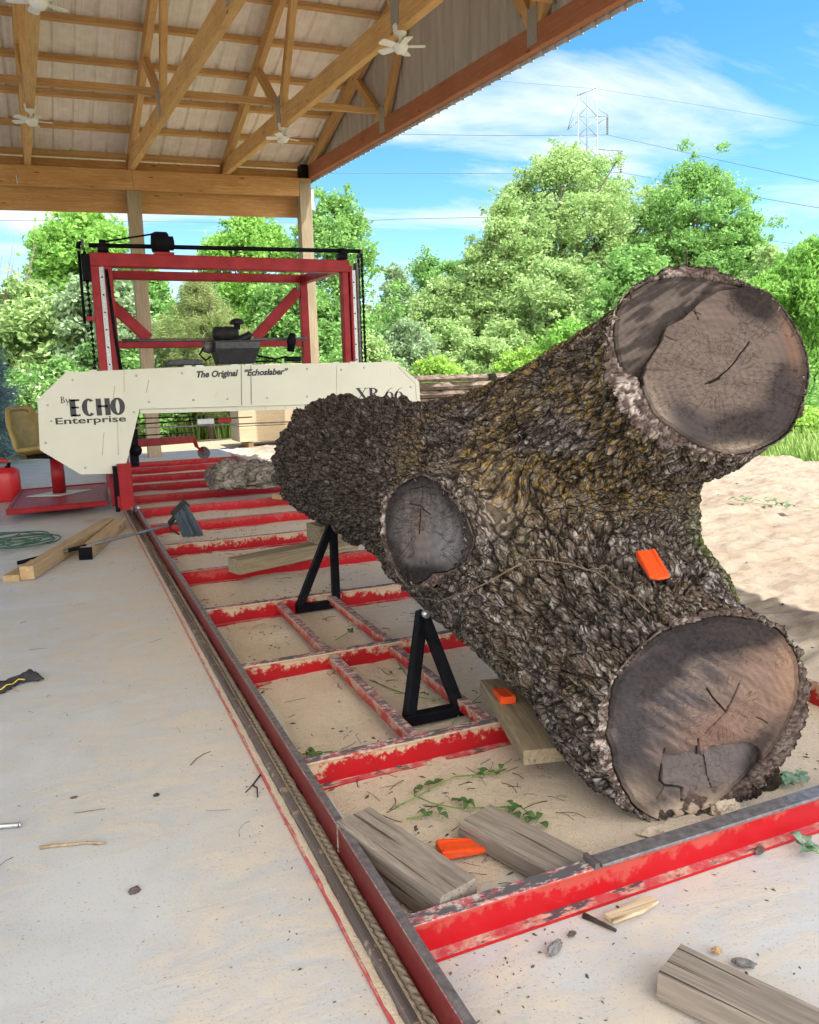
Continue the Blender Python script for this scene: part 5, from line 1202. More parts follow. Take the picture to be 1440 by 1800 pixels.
CH = [((975, 1672), (.030, .012, .010), .5, m_chipg, 'blue grey bark piece in front of the front beam, left of the stick'), ((1005, 1646), (.012, .008, .006), 0, m_chip, 'tiny brown bark chip just below the front beam'),
      ((1307, 1699), (.026, .011, .010), -.7, m_chipg, 'grey bark piece beside the corner plank'), ((1260, 1676), (.013, .010, .009), 0, m_tan, 'tan wood chip at the tip of the corner plank'),
      ((236, 1566), (.016, .012, .010), .2, m_chip, 'dark triangular bark chip alone on the lower left slab'), ((275, 1397), (.011, .009, .006), 0, m_twig, 'round black bark chip mid slab, above the triangular one'),
      ((130, 1401), (.011, .006, .004), 0, m_chip, 'small dark bark flake above the dry stick'), ((1150, 1522), (.012, .01, .008), 0, m_chip, 'brown bark crumb below the wear strip stop'),
      ((1335, 1500), (.022, .012, .008), .3, m_chip, 'dark bark flake below the right part of the front beam'), ((918, 1531), (.014, .008, .005), 0, m_chip, 'dark bark flake between the wedge and the front beam')]
for i, ((x, y), sz, rz, mt, lb) in enumerate(CH): P = zp(x, y, .004); chunk('bark_chip', (P[0], P[1], sz[2]*.5+(.008 if P[0] > .7 else 0)), sz, mt, lb, 'bark chip', i+1, .5, rz, 3)
pts = [zp(x, y, .016) for x, y in ((1062, 1612), (1100, 1598), (1140, 1580), (1158, 1588), (1130, 1606), (1078, 1624))]
p = MB(); p.prism(pts, (0, 0, .010)); o = p.build('wood_splinter', m_cream, origin=pts[0]); tag(o, 'pale split of wood beside the short dark stick', 'splinter')
# gnarled bark chunk on the beams near the mill and flat scraps behind it
MG = Mat('grey_burl_bark', .95, spec=.1); nn_ = MG.noise(MG.map(MG.o, (1, 1, 1.6)), 7, 7, .7, 2.5); MG.color(MG.mix(MG.ramp(nn_, [(.38, 0.), (.62, 1.)]), (0.07, 0.055, 0.045), (0.40, 0.36, 0.31))); MG.bump(nn_, 1.0, .05)
cA = yp(400, 832, 9.35); cB = yp(447, 834, 9.35)
b1 = chunk('burl_slab', (cA[0]+.02, 9.35, .30), (.26, .24, .215), MG.m, 'grey gnarled bark chunk lying on the beams, left one of two', 'bark chunk', 5, .35, .1, 5, 'grey bark chunks on the beams', 5)
b2 = chunk('burl_slab', (cB[0]+.06, 9.30, .28), (.26, .24, .205), MG.m, 'grey gnarled bark chunk nearest the dark butt of the log', 'bark chunk', 9, .38, .4, 5, 'grey bark chunks on the beams', 5)
timber('scrap_board', (1.95, 11.2, .19), (2.9, 11.5, .19), .22, .03, m_tan, 'thin pale scrap board behind the grey bark chunks', 'board')
timber('scrap_board', (2.05, 10.6, .15), (3.0, 11.0, .15), .20, .035, m_olive, 'brown scrap board just behind the grey bark chunks', 'board')
timber('scrap_board', (2.08, 8.6, .135), (2.5, 8.9, .135), .12, .05, m_tan, 'small pale board end between bark chunk and log butt', 'board')
# bark knob beside the lower sawn face and sawdust heap at its foot
for (x, y, Y_, s_, sd_) in ((1340, 1362, 1.86, .055, 21), (1315, 1392, 1.84, .042, 22)):
    c_ = yp(x, y, Y_); o = chunk('bark_knob', (0, 0, 0), (s_*.8, s_, s_), m_bark, None, None, sd_, .45, 0, 4, None, 8); o.parent = log; o.location = Vector(c_)-log.location
    me_ = o.data
    for nm_, v_ in (('crev', .7), ('cid', .5), ('pale', .3), ('moss', 0), ('lichen', .2), ('butt', .3)):
        a_t = me_.attributes.new(nm_, 'FLOAT', 'POINT'); a_t.data.foreach_set('value', np.full(len(me_.vertices), v_, 'f'))
p = chunk('sawdust_heap', tuple(zp(1200, 1462, .01)), (.13, .05, .028), m_dust, 'small heap of pale sawdust at the foot of the lower sawn face', 'sawdust', 31, .5, -.1, 4); p['kind'] = 'stuff'
p = chunk('sawdust_heap', tuple(zp(1275, 1420, .02)), (.06, .04, .035), m_dust, 'lump of pale sawdust right of the lower sawn face', 'sawdust', 33, .5, .5, 4); p['kind'] = 'stuff'
# dry vine and roots over the bark
m_vine = plain_mat('dry_vine', (0.16, 0.11, 0.075), .9, 0, .3, 50, .4)
def vine(name, px, r, label):
    pts = []
    for x, y in px:
        P, n_ = hit(x, y); pts.append(P+n_*.022)
    q = []
    for a, b in zip(pts[:-1], pts[1:]):
        for t in (0, .5): q.append(a*(1-t)+b*t+np.array([0, 0, .002*math.sin(len(q)*2.1)]))
    q.append(pts[-1]); p = MB(); p.tube(q, r, 6); o = p.build(name, m_vine, origin=tuple(q[0])); return tag(o, label, 'vine', 'dry vines on the bark')
vine('dry_vine', [(735, 1046), (780, 1048), (830, 1036), (880, 1016), (920, 995)], .0026, 'thin dry vine running below the oval side cut')
vine('dry_vine', [(918, 990), (960, 988), (1010, 1000), (1050, 1013), (1085, 1040), (1120, 1062), (1145, 1085)], .0026, 'thin dry vine crossing the bark left of the orange wedge')
vine('dry_vine', [(1040, 1008), (1058, 1008), (1068, 1002)], .002, 'short fork of dry vine above the crossing vine')
# green sprigs on the sawdust
ML = Mat('sprig_leaf', .55); nL = ML.noise(ML.o, 20, 3); ML.color(ML.mix(nL, (0.03, 0.08, 0.02), (0.09, 0.17, 0.05))); m_leafg = ML.m
ML = Mat('sprig_leaf_pale', .6); nL = ML.noise(ML.o, 20, 3); ML.color(ML.mix(nL, (0.10, 0.20, 0.12), (0.20, 0.32, 0.20))); m_leafp = ML.m
m_stemg = plain_mat('green_stem', (0.12, 0.24, 0.04), .6, 0, .2, 20, .1)
def leaf(mb, c, L, w, ang, tilt, rn):
    d = np.array([math.cos(ang), math.sin(ang), 0]); b = np.array([-d[1], d[0], 0]); vs = []
    for t, k_ in ((0, .05), (.2, .7), (.45, 1), (.7, .75), (.88, .4), (1, .03)):
        for s_ in (-1, 0, 1): vs.append(c+d*L*t+b*w*k_*s_*.5+np.array([0, 0, tilt*L*math.sin(t*3.1)+abs(s_)*w*.18*rn.random()]))
    mb.add(vs, [(i*3+j, (i+1)*3+j, (i+1)*3+j+1, i*3+j+1) for i in range(5) for j in range(2)], smooth=True)
def sprig(px, label, leaves, stems, mat=m_leafg, L=.038, seed=0, z=.02):
    rn = random.Random(seed); c = zp(px[0], px[1], z); e = empty('leafy_sprig', c, label, 'leafy sprig', 'green sprigs on the sawdust')
    for s_ in stems:
        pts = [zp(x, y, z+.006+.006*rn.random()) for x, y in s_]; q = MB(); q.tube(pts, .0025, 5); q.build('stem', m_stemg, e)
    for (x, y, k_) in leaves:
        q = MB(); leaf(q, zp(x, y, z+.006), L*k_, L*k_*.7, rn.uniform(0, 6.28), rn.uniform(.1, .5), rn); q.build('leaf', mat, e)
rn_s = random.Random(77)
def lv(pts, n, spread=9, k=1.0): return [(x+rn_s.uniform(-spread, spread), y+rn_s.uniform(-spread*.4, spread*.4), k*rn_s.uniform(.6, 1.2)) for x, y in pts for _ in range(n)]
sprig((745, 1395), 'long green sprig on the sawdust behind the thick grey timber', lv([(735, 1392), (760, 1378), (800, 1410), (822, 1412)], 3), [[(695, 1418), (725, 1405), (760, 1385), (800, 1365), (860, 1360)], [(728, 1398), (760, 1412), (800, 1420), (850, 1420)], [(905, 1418), (850, 1420)]], seed=1)
sprig((750, 1432), 'small green leaf cluster just above the orange wedge', lv([(752, 1434), (765, 1430)], 3), [[(715, 1440), (750, 1432)]], seed=2)
sprig((905, 1425), 'dark green leaves behind the flat grey plank', lv([(903, 1420), (930, 1440), (945, 1443), (908, 1432)], 3, 8), [[(880, 1418), (915, 1418), (945, 1440)]], seed=3)
sprig((720, 1200), 'green stems and leaves between the lengthwise tubes', lv([(700, 1180), (720, 1215), (750, 1225), (735, 1180)], 3, 12, .8), [[(650, 1195), (690, 1212), (730, 1225), (780, 1232)], [(700, 1165), (720, 1195), (740, 1210)], [(795, 1272), (818, 1245), (850, 1218)]], seed=4)
sprig((612, 1110), 'single round green leaf in the far tube bay', lv([(612, 1110)], 2, 3, 1.2), [[(590, 1125), (612, 1112)]], seed=5)
sprig((540, 1325), 'dark green leaf at the left end of the second beam', lv([(535, 1325), (550, 1322)], 3, 7), [[(530, 1326), (585, 1321)]], seed=6)
sprig((1385, 1372), 'crumpled pale green leaves right of the lower sawn face', lv([(1375, 1365), (1395, 1372), (1385, 1380), (1405, 1362)], 5, 10, 1.1), [[(1370, 1380), (1410, 1355)]], m_leafp, seed=7)
sprig((1425, 1490), 'big pale green leaf at the right edge below the front beam', lv([(1415, 1485), (1435, 1495)], 4, 8, 1.1), [[(1400, 1480), (1440, 1500)]], m_leafp, seed=8)
sprig((1365, 885), 'green twig on the bright sawdust drift at right', lv([(1355, 880), (1375, 888), (1310, 880)], 5, 12, 2.2), [[(1290, 878), (1330, 885), (1440, 893)]], seed=9, z=.12)
sprig((870, 1365), 'small green leaves left of the lower sawn end', lv([(880, 1355), (845, 1362)], 3, 9), [[(830, 1365), (890, 1352)]], seed=10)
# fine bark crumbs, needles and chips that nobody could count
rn = np.random.RandomState(6); Vd = []; Fd = []
def crumbs(n, x0, x1, y0, y1, smin_, smax_, dens=None):
    global Vd, Fd
    X = rn.uniform(x0, x1, n); Y = rn.uniform(y0, y1, n)
    if dens is not None: k = dens(X, Y) > rn.rand(n); X, Y = X[k], Y[k]
    z = np.where((X > .66), np.maximum(zdust(np.stack([X, Y, X*0], 1)), 0), 0)+.001
    n = len(X); L = smin_+(smax_-smin_)*rn.rand(n)**3; w = L*rn.uniform(.12, .6, n); a = rn.rand(n)*6.28; t = w*.5
    for i in range(n):
        d = np.array([math.cos(a[i]), math.sin(a[i]), 0])*L[i]/2; b = np.array([-d[1], d[0], 0])*(w[i]/L[i]); c = np.array([X[i], Y[i], z[i]]); k = len(Vd)
        h_ = np.array([0, 0, t[i]]); Vd += [c-d, c+b, c+d, c-b*.8, c+h_+d*.2*rn.rand()]; Fd += [(k, k+1, k+4), (k+1, k+2, k+4), (k+2, k+3, k+4), (k+3, k, k+4)]
def dn(X, Y): return .10+.9*sstep(.50, .62, fbm(np.stack([X*2.2, Y*2.2, X*0], 1), 3, 66))
crumbs(7000, .68, 2.7, 1.7, 9.5, .004, .034, dn); crumbs(1600, .7, 2.4, .9, 1.6, .003, .018, dn); crumbs(1500, -1.4, .52, 1.2, 8.5, .003, .015, dn); crumbs(1000, 2.7, 8, 1.8, 12, .006, .05, dn); crumbs(500, .40, .54, 1, 8, .003, .014)
o = npmesh('bark_crumbs', np.array(Vd), np.array(Fd), m_chip, None, None, False); o['kind'] = 'stuff'; o['label'] = 'scattered bark crumbs and chips over the floor'; o['category'] = 'bark crumbs'
p = MB(); rr_ = random.Random(9)
for k in range(330):
    if k < 230: x, y = rr_.uniform(.7, 2.0), rr_.uniform(1.9, 8.5)
    elif k < 280: x, y = rr_.uniform(.7, 1.5), rr_.uniform(1.7, 2.5)
    else: x, y = rr_.uniform(-.9, .5), rr_.uniform(2.2, 8)
    zz = (max(0, float(zdust(np.array([[x, y, 0]]))[0])) if x > .66 else 0)+.003; a = rr_.uniform(0, 6.28); L = rr_.uniform(.02, .10); c = rr_.uniform(-1.3, 1.3); pts = []
    for i in range(5): pts.append((x, y, zz+.003*math.sin(i))); x += math.cos(a)*L/4; y += math.sin(a)*L/4; a += c/4
    p.tube(pts, rr_.uniform(.0006, .0017)*(1 if x > .6 else .6), 4)
o = p.build('fine_twigs', m_twig); o['kind'] = 'stuff'; o['label'] = 'fine dark twigs littering the sawdust'; o['category'] = 'twigs'

# ================================================================== LUMBER BEHIND
k_ = 0
for i, (z0, z1) in enumerate(((.14, .46), (.47, .80), (.81, .90))):
    pl = ('lower pale board', 'middle pale board', 'thin top pale board')[i]
    p = MB(); p.beam((3.36, 17.2, (z0+z1)/2), (6.2, 17.2, (z0+z1)/2), .9, z1-z0, bev=.01); o = p.build('pale_beam', m_cream, origin=(4.8, 17.2, z0)); tag(o, pl+' of the stack seen under the cream guard', 'board', 'pale sawn boards behind the mill')
for x, wh in ((3.6, 'leftmost'), (4.5, 'middle'), (5.6, 'rightmost')):
    p = MB(); p.beam((x, 16.8, .06), (x, 17.6, .06), .1, .12); o = p.build('stack_bearer', m_tan, origin=(x, 17.2, 0)); tag(o, wh+' of three short bearer blocks under the pale board stack', 'bearer', 'bearer blocks under the pale boards')
for i, z in enumerate((1.55, 1.64, 1.73)):
    x1 = (6.3, 6.15, 5.9)[i]; p = MB(); p.beam((4.15+.08*i, 18.9, z), (x1, 18.9+.1*i, z), 1.0, .06, bev=.01); o = p.build('pale_plank', m_cream, origin=(5, 18.9, z)); tag(o, ('lowest', 'middle', 'top')[i]+' pale plank of the pile seen just above the cream guard', 'plank', 'pale planks above the guard')
p = MB(); p.box((5.2, 18.9, .75), (2.0, .9, 1.5), bev=.01); o = p.build('plank_pile_base', m_cream, origin=(5.2, 18.9, 0)); tag(o, 'squared pale timber pile behind the blade guard, carrying the planks', 'timber pile')
MS = Mat('slab_edge_bark', .95, spec=.1); nS = MS.noise(MS.map(MS.o, (2, 2, 9)), 3.0, 6, .7); MS.color(MS.mix(MS.ramp(nS, [(.35, 0.), (.65, 1.)]), (0.04, 0.03, 0.025), (0.26, 0.20, 0.16))); MS.bump(nS, 1.0, .03)
rn = random.Random(21)
for s_, (xa, xb) in enumerate(((5.8, 7.75), (7.85, 9.6))):
    for i in range(7):
        z = .40+i*.145; vs = []; n = 22; a_x = xa+rn.uniform(-.05, .05); b_x = xb+rn.uniform(-.08, .08)
        for j in range(n):
            x = a_x+(b_x-a_x)*j/(n-1); y = 13.95+.03*math.sin(j*.7+i)+rn.uniform(-.02, .02)
            vs += [(x, y+.03, z), (x, y-.02, z+.06), (x, y+.04, z+.125+.012*rn.random()), (x, y+1.0, z+.125), (x, y+1.0, z)]
        fs = [(j*5+k, j*5+(k+1) % 5, (j+1)*5+(k+1) % 5, (j+1)*5+k) for j in range(n-1) for k in range(5)]+[tuple(range(4, -1, -1)), tuple((n-1)*5+k for k in range(5))]
        p = MB(); p.add(vs, fs); o = p.build('live_edge_slab', MS.m, origin=((xa+xb)/2, 14.4, z)); ordn = ('lowest', 'second lowest', 'third from the bottom', 'middle', 'third from the top', 'second from the top', 'topmost')[i]
        tag(o, '%s dark live edge slab in the %s pile behind the log' % (ordn, ('left', 'right')[s_]), 'slab', 'live edge slabs piled behind the log')
    p = MB()
    p.box(((xa+xb)/2, 14.5, .18), (xb-xa-.3, .8, .36)); o = p.build('pallet', m_olive, origin=((xa+xb)/2, 14.5, 0)); tag(o, 'wooden pallet base under the %s slab pile' % ('left', 'right')[s_], 'pallet')
# ================================================================== TREES AND GREENERY
def leaf_mat(name, c1, c2, trans=.35, rough=.55):
    M = Mat(name, .7, spec=.12); r_ = M.attr('rnd', 'Fac'); n = M.noise(M.o, .9, 3)
    c = M.mix(r_, c1, c2); c = M.mix(M.ramp(n, [(.35, 0.), (.7, .5)]), c, c2)
    M.color(c); t = M.t.nodes.new('ShaderNodeBsdfTranslucent'); M.link(c, t.inputs[0]); ms_ = M.t.nodes.new('ShaderNodeMixShader'); ms_.inputs[0].default_value = trans
    out = [q for q in M.t.nodes if q.type == 'OUTPUT_MATERIAL'][0]; M.link(M.b.outputs[0], ms_.inputs[1]); M.link(t.outputs[0], ms_.inputs[2]); M.link(ms_.outputs[0], out.inputs[0]); return M.m
LG = leaf_mat('light_green_leaves', (.20, .35, .10), (.43, .57, .24)); LB = leaf_mat('bright_leaves', (.13, .32, .05), (.32, .55, .13)); LM = leaf_mat('mid_green_leaves', (.12, .28, .07), (.29, .49, .15))
LD = leaf_mat('dark_leaves', (.05, .14, .04), (.15, .28, .08)); LP = leaf_mat('pine_needles', (.17, .25, .08), (.34, .40, .16)); LS = leaf_mat('blue_spruce_needles', (.10, .19, .21), (.24, .36, .40)); LY = leaf_mat('yellow_green_leaves', (.22, .40, .06), (.42, .62, .14))
LGy = leaf_mat('greyish_leaves', (.18, .29, .14), (.36, .48, .27))
m_trunk = plain_mat('tree_trunk', (.14, .11, .085), .95, 0, .4, 8, .6)
def leaves_mesh(name, C, L, rng, mat, parent, droop=.3, asp=.5, origin=(0, 0, 0), vert=0.0):
    n = len(C); d = rng.normal(size=(n, 3)); d[:, 2] = d[:, 2]*.6-droop; d[:, 2] += vert; d /= np.linalg.norm(d, axis=1)[:, None]
    q = rng.normal(size=(n, 3)); q[:, 2] += .0; b = np.cross(d, q); b /= np.linalg.norm(b, axis=1)[:, None]
    l = L*rng.uniform(.6, 1.35, n)[:, None]; w = l*asp
    P = np.stack([C-d*l*.5, C+b*w*.5-d*l*.05, C+d*l*.5, C-b*w*.5-d*l*.05], 1).reshape(-1, 3); F = np.arange(4*n).reshape(n, 4)
    return npmesh(name, P, F, mat, parent, {'rnd': ('FACE', rng.rand(n))}, False, origin)
PROF = {'round': lambda t: np.sqrt(np.clip(1-(2*t-1)**2, 0, 1))**.8, 'egg': lambda t: np.sqrt(np.clip(1-np.clip(t, 0, 1)**2.4, 0, 1))*sstep(-.15, .2, t),
        'cone': lambda t: np.clip(1-t, 0, 1)**.8*sstep(0, .06, t), 'column': lambda t: (1-sstep(.55, 1.0, t)*.85)*sstep(-.05, .12, t), 'bush': lambda t: np.sqrt(np.clip(1-t**2, 0, 1))}
def tree(name, px, Y, top, hw, bottom, mat, nleaf, label, cat='tree', prof='egg', nc=70, L=.16, cr=.55, seed=0, group='trees beyond the yard', droop=.3, asp=.5, sparse=0.0, trunk=True, zb=-.12, vert=0.0, flat=.75):
    nleaf = int(nleaf*2.0); nc = int(nc*1.6); cr = cr*1.05; hw = hw*1.12; L = L*1.03
    rng = np.random.RandomState(seed+100); G = yp(px, top, Y); gx = G[0]; ztop_ = G[2]; dist_ = math.hypot(gx, Y); ppm = FPX/((np.array([gx, Y, 1.4])-CAM)@fw)
    rw = hw/ppm; z0 = yp(px, bottom, Y)[2]; z0 = max(z0, zb); hgt = ztop_-z0; base = np.array([gx, Y, zb])
    e = empty(name, base, label, cat, group)
    t = rng.rand(nc)**.85; an = rng.rand(nc)*2*np.pi; rad = np.sqrt(rng.rand(nc))*.35+.62*(rng.rand(nc) > .3)
    rr_ = PROF[prof](t)*rw*np.clip(rad, 0, 1)*(.8+.4*vnoise(np.stack([an*1.3, t*4, t*0+seed], 1), seed))
    lean = rng.uniform(-.06, .06, 2)*hgt
    cc = np.stack([gx+rr_*np.cos(an)+lean[0]*t, Y+rr_*np.sin(an)*.9+lean[1]*t, z0+hgt*(t*.94)], 1)
    cc[0] = (gx, Y, ztop_-cr*.6); cc[1] = (gx+.3*rw*.3, Y, ztop_-cr*1.5)
    nw = max(8, nc//4); tw = rng.uniform(.25, 1.04, nw); aw = rng.rand(nw)*2*np.pi; rw_ = PROF[prof](np.clip(tw, 0, .97))*rw*rng.uniform(1.0, 1.25, nw)
    cw = np.stack([gx+rw_*np.cos(aw)+lean[0]*tw, Y+rw_*np.sin(aw)+lean[1]*tw, z0+hgt*tw], 1); cc = np.concatenate([cc, cw]); t = np.concatenate([t, tw]); nc0 = nc; nc = nc+nw
    crs = cr*rng.uniform(.55, 1.35, nc)*(1-.35*t); crs[nc0:] *= .55; wts = crs**2; wts /= wts.sum(); idx = rng.choice(nc, nleaf, p=wts)
    v = rng.normal(size=(nleaf, 3)); v /= np.linalg.norm(v, axis=1)[:, None]; r_ = rng.rand(nleaf)**(.45)
    r_ = r_*(1+.75*rng.rand(nleaf)*(rng.rand(nleaf) > .82)); P = cc[idx]+v*(r_*crs[idx])[:, None]*np.array([1, 1, flat]); P[:, 2] = np.maximum(P[:, 2], zb+.05)
    # break the clumps up so that sky shows through
    keep = fbm(P*1.9+seed, 3, seed) > (.30+sparse); P = P[keep]
    leaves_mesh('crown', P, L, rng, mat, e, droop, asp, base, vert)
    if trunk:
        q = MB(); hh_ = hgt*.8+(z0-zb); r0_ = .02*hgt+.05
        tp = [(gx+lean[0]*s_*.8+.05*math.sin(s_*5+seed), Y+lean[1]*s_*.8, zb+hh_*s_) for s_ in np.linspace(0, 1, 7)]; q.tube(tp, [r0_*(1-.85*s_) for s_ in np.linspace(0, 1, 7)], 8)
        for i in rng.choice(nc, min(nc, 16), replace=False):
            s_ = min(.95, max(.12, (cc[i][2]-zb)/hh_*.7)); a = np.array([gx+lean[0]*s_*.8, Y+lean[1]*s_*.8, zb+hh_*s_]); m_ = (a+cc[i])/2+np.array([0, 0, -.1]); q.tube([a, m_, cc[i]], [r0_*.35, r0_*.22, r0_*.08], 5)
        q.build('trunk', m_trunk, e)
    return e
# right-hand group
tree('leafy_tree', 985, 31, 246, 120, 640, LG, 30000, 'tallest light green tree, right in front of the power pylon', prof='egg', nc=120, seed=1, cr=.75, vert=.1)
tree('leafy_tree', 880, 30, 350, 60, 640, LG, 11000, 'pale green tree forming the left shoulder of the tallest tree', nc=55, seed=2, cr=.6)
tree('leafy_tree', 1205, 29, 275, 125, 660, LM, 30000, 'broad green tree right of the pylon, behind the raised sawn end', nc=120, seed=3, cr=.7, droop=.5)
tree('leafy_tree', 1100, 33, 330, 70, 640, LG, 12000, 'green tree filling the gap right below the pylon', nc=60, seed=4, cr=.6)
tree('leafy_tree', 1310, 27, 400, 70, 700, LM, 11000, 'darker tree between the broad tree and the bright right edge tree', nc=50, seed=5, cr=.6)
tree('leafy_tree', 1425, 17, 432, 115, 835, LB, 26000, 'bright drooping tree at the right edge beside the raised sawn end', nc=110, seed=6, cr=.50, L=.17, droop=.9, asp=.32)
tree('leafy_tree', 1500, 19, 400, 90, 820, LY, 12000, 'yellow green tree cut off by the right edge', nc=60, seed=7, cr=.5, L=.15, droop=.7, asp=.35)
tree('leafy_tree', 1000, 26, 450, 110, 700, LG, 20000, 'light green bushy tree behind the upper limb of the log', nc=100, seed=8, cr=.55)
tree('leafy_tree', 1130, 24, 430, 100, 720, LM, 16000, 'mid green bushy tree directly behind the raised sawn end', nc=80, seed=9, cr=.5)
tree('leafy_tree', 745, 36, 440, 50, 640, LM, 8000, 'small airy tree above the slab piles', nc=45, seed=10, cr=.6, sparse=.06)
tree('leafy_tree', 690, 33, 468, 45, 650, LGy, 7000, 'thin pale sapling just right of the mill frame', nc=40, seed=11, cr=.5, sparse=.06)
tree('leafy_tree', 810, 34, 452, 45, 640, LM, 8000, 'airy green tree between the small sapling and the pale tree', nc=45, seed=12, cr=.55, sparse=.04)
tree('leafy_tree', 930, 32, 305, 70, 640, LG, 14000, 'pale tree filling between the left shoulder and the tallest tree', nc=60, seed=51, cr=.65)
tree('leafy_tree', 1045, 32, 285, 60, 640, LM, 13000, 'green tree joining the tallest tree on its right side', nc=60, seed=52, cr=.65)
tree('leafy_tree', 1150, 30, 320, 70, 660, LG, 14000, 'light tree joining the broad tree on its left side', nc=60, seed=53, cr=.65)
tree('leafy_tree', 1262, 28, 335, 65, 680, LM, 14000, 'green tree joining the broad tree on its right side', nc=60, seed=54, cr=.6)
tree('leafy_tree', 1350, 24, 430, 60, 720, LG, 12000, 'light tree closing the gap beside the bright right edge tree', nc=60, seed=55, cr=.55)
tree('leafy_tree', 850, 30, 420, 70, 640, LG, 14000, 'light bushy tree below the left shoulder of the tallest tree', nc=70, seed=56, cr=.6)
tree('leafy_tree', 770, 31, 490, 60, 640, LG, 12000, 'light bushy tree above the left slab pile', nc=70, seed=57, cr=.55)
# centre, behind the mill
tree('leafy_tree', 600, 28, 332, 80, 660, LM, 15000, 'tall airy tree beside the corner post of the barn', nc=75, seed=13, cr=.60, sparse=.06, L=.15)
tree('leafy_tree', 445, 30, 372, 95, 650, LB, 20000, 'bright green tree seen through the red mill frame', nc=90, seed=14, cr=.65)
tree('leafy_tree', 520, 27, 470, 70, 690, LM, 11000, 'darker green tree low behind the right brace of the mill', nc=60, seed=15, cr=.55)
tree('pine_tree', 355, 22, 488, 70, 720, LP, 22000, 'yellowish long needled pine seen inside the mill frame', prof='column', nc=110, seed=16, cr=.36, L=.16, asp=.09, droop=-.3)
# left
tree('leafy_tree', 130, 28, 368, 68, 560, LB, 16000, 'tall bright tree left of the first barn post', prof='round', nc=80, seed=17, cr=.60)
tree('leafy_tree', 60, 24, 500, 95, 740, LG, 16000, 'pale green bushy tree at the left edge behind the mill', nc=90, seed=18, cr=.5)
tree('leafy_tree', 180, 23, 470, 80, 730, LGy, 16000, 'greyish green bushy tree behind the left mast', nc=90, seed=19, cr=.45)
tree('leafy_tree', 245, 27, 455, 60, 700, LM, 11000, 'green tree behind the first barn post', nc=60, seed=20, cr=.5)
tree('blue_spruce', -22, 17, 610, 55, 800, LS, 12000, 'blue grey spruce at the far left edge above the seat', cat='spruce', prof='cone', nc=90, seed=21, cr=.28, L=.10, asp=.12, droop=-.1)
def shrub(px, Y, top, hw, mat, n, label, seed, L=.13, nc=38, cr=.42, **k):
    return tree('shrub', px, Y, top, hw, 1400, mat, n, label, 'shrub', 'bush', nc, L, cr, seed, 'shrubs along the tree line', trunk=True, **k)
shrub(20, 21, 655, 75, LD, 9000, 'dark shrub low at the left edge beside the spruce', 31)
shrub(95, 20, 640, 60, LM, 8000, 'green shrub behind the left corner of the cream guard', 32)
shrub(170, 22, 600, 60, LD, 8000, 'dark shrub behind the foot of the left mast', 33)
shrub(235, 22, 610, 55, LM, 7000, 'green shrub low beside the first barn post', 34)
shrub(300, 23, 640, 55, LD, 7000, 'dark shrub under the pine', 35)
shrub(395, 24, 640, 55, LD, 7000, 'dark shrub behind the engine', 36)
shrub(470, 24, 600, 60, LM, 8000, 'green shrub right of the engine', 37)
shrub(560, 24, 560, 60, LM, 8000, 'green shrub behind the right rear post of the mill', 38)
shrub(640, 24, 590, 60, LG, 8000, 'pale shrub just right of the mill frame', 39)
shrub(715, 25, 560, 65, LGy, 9000, 'greyish shrub above the right corner of the guard', 40)
shrub(790, 26, 560, 70, LG, 9000, 'light shrub above the left slab pile', 41)
shrub(860, 24, 590, 60, LG, 9000, 'bright shrub above the middle of the slab piles', 42)
shrub(930, 22, 610, 60, LY, 9000, 'yellow green shrub where the log meets the slab piles', 43)
shrub(760, 22, 630, 60, LY, 8000, 'low yellow green shrub behind the left slab pile', 44)
shrub(1000, 21, 560, 80, LB, 9000, 'bright shrub behind the slope of the upper limb', 45)
shrub(1385, 15, 640, 45, LM, 8000, 'green shrub at the foot of the right edge tree', 46, L=.11)
shrub(1430, 13.5, 730, 40, LY, 7000, 'low bright shrub at the right edge by the sawdust', 47, L=.10, cr=.3)
shrub(1340, 17, 640, 50, LD, 8000, 'dark shrub just right of the raised sawn end', 48)
# one far mass that closes the gaps low down
rng = np.random.RandomState(5); n = 90000; x = rng.uniform(-30, 75, n); top_ = 3.2+3.4*fbm(np.stack([x*.25, x*0, x*0], 1), 4, 70)
z = rng.rand(n)**.8*top_-.1; y = 37+rng.uniform(0, 5, n)-.12*x; P = np.stack([x, y, z], 1)
o = leaves_mesh('far_thicket', P, .30, rng, LG, None, .3, .55); o['kind'] = 'stuff'; o['label'] = 'continuous far thicket closing the gaps between the trees'; o['category'] = 'thicket'
# bare twigs at the far left
e = empty('bare_sapling', yp(15, 760, 24), 'leafless grey sapling against the sky at the left edge', 'sapling'); q = MB(); rn = random.Random(31)
for k in range(26):
    x0 = rn.uniform(-25, 45); b = yp(x0*.6, 640, 24); t_ = yp(x0+rn.uniform(-25, 30), rn.uniform(395, 500), 24); m_ = (b+t_)/2+np.array([rn.uniform(-.2, .2), 0, 0]); q.tube([b, m_, t_], [.02, .012, .003], 5)
q.tube([yp(12, 780, 24), yp(12, 640, 24), yp(16, 560, 24)], [.06, .05, .02], 6); q.build('branches', m_trunk, e)
# blossom on the shrub beside the spruce
rng = np.random.RandomState(8); C = []
m_bloss = plain_mat('cream_blossom', (.62, .62, .42), .8)
e = empty('flowering_shrub', yp(50, 740, 19), 'shrub dotted with cream blossom beside the blue spruce', 'shrub'); b0 = np.array(e.location)
ctr = yp(52, 715, 19); P = ctr+rng.normal(size=(5000, 3))*np.array([.45, .3, .32]); leaves_mesh('crown', P, .11, rng, LM, e, .3, .5, b0)
P = ctr+rng.normal(size=(420, 3))*np.array([.40, .2, .28])+np.array([0, -.25, .04]); leaves_mesh('blossom', P, .07, rng, m_bloss, e, 0, 1.0, b0)
q = MB(); q.tube([tuple(b0), tuple(ctr)], .05, 6); q.build('stem', m_trunk, e)
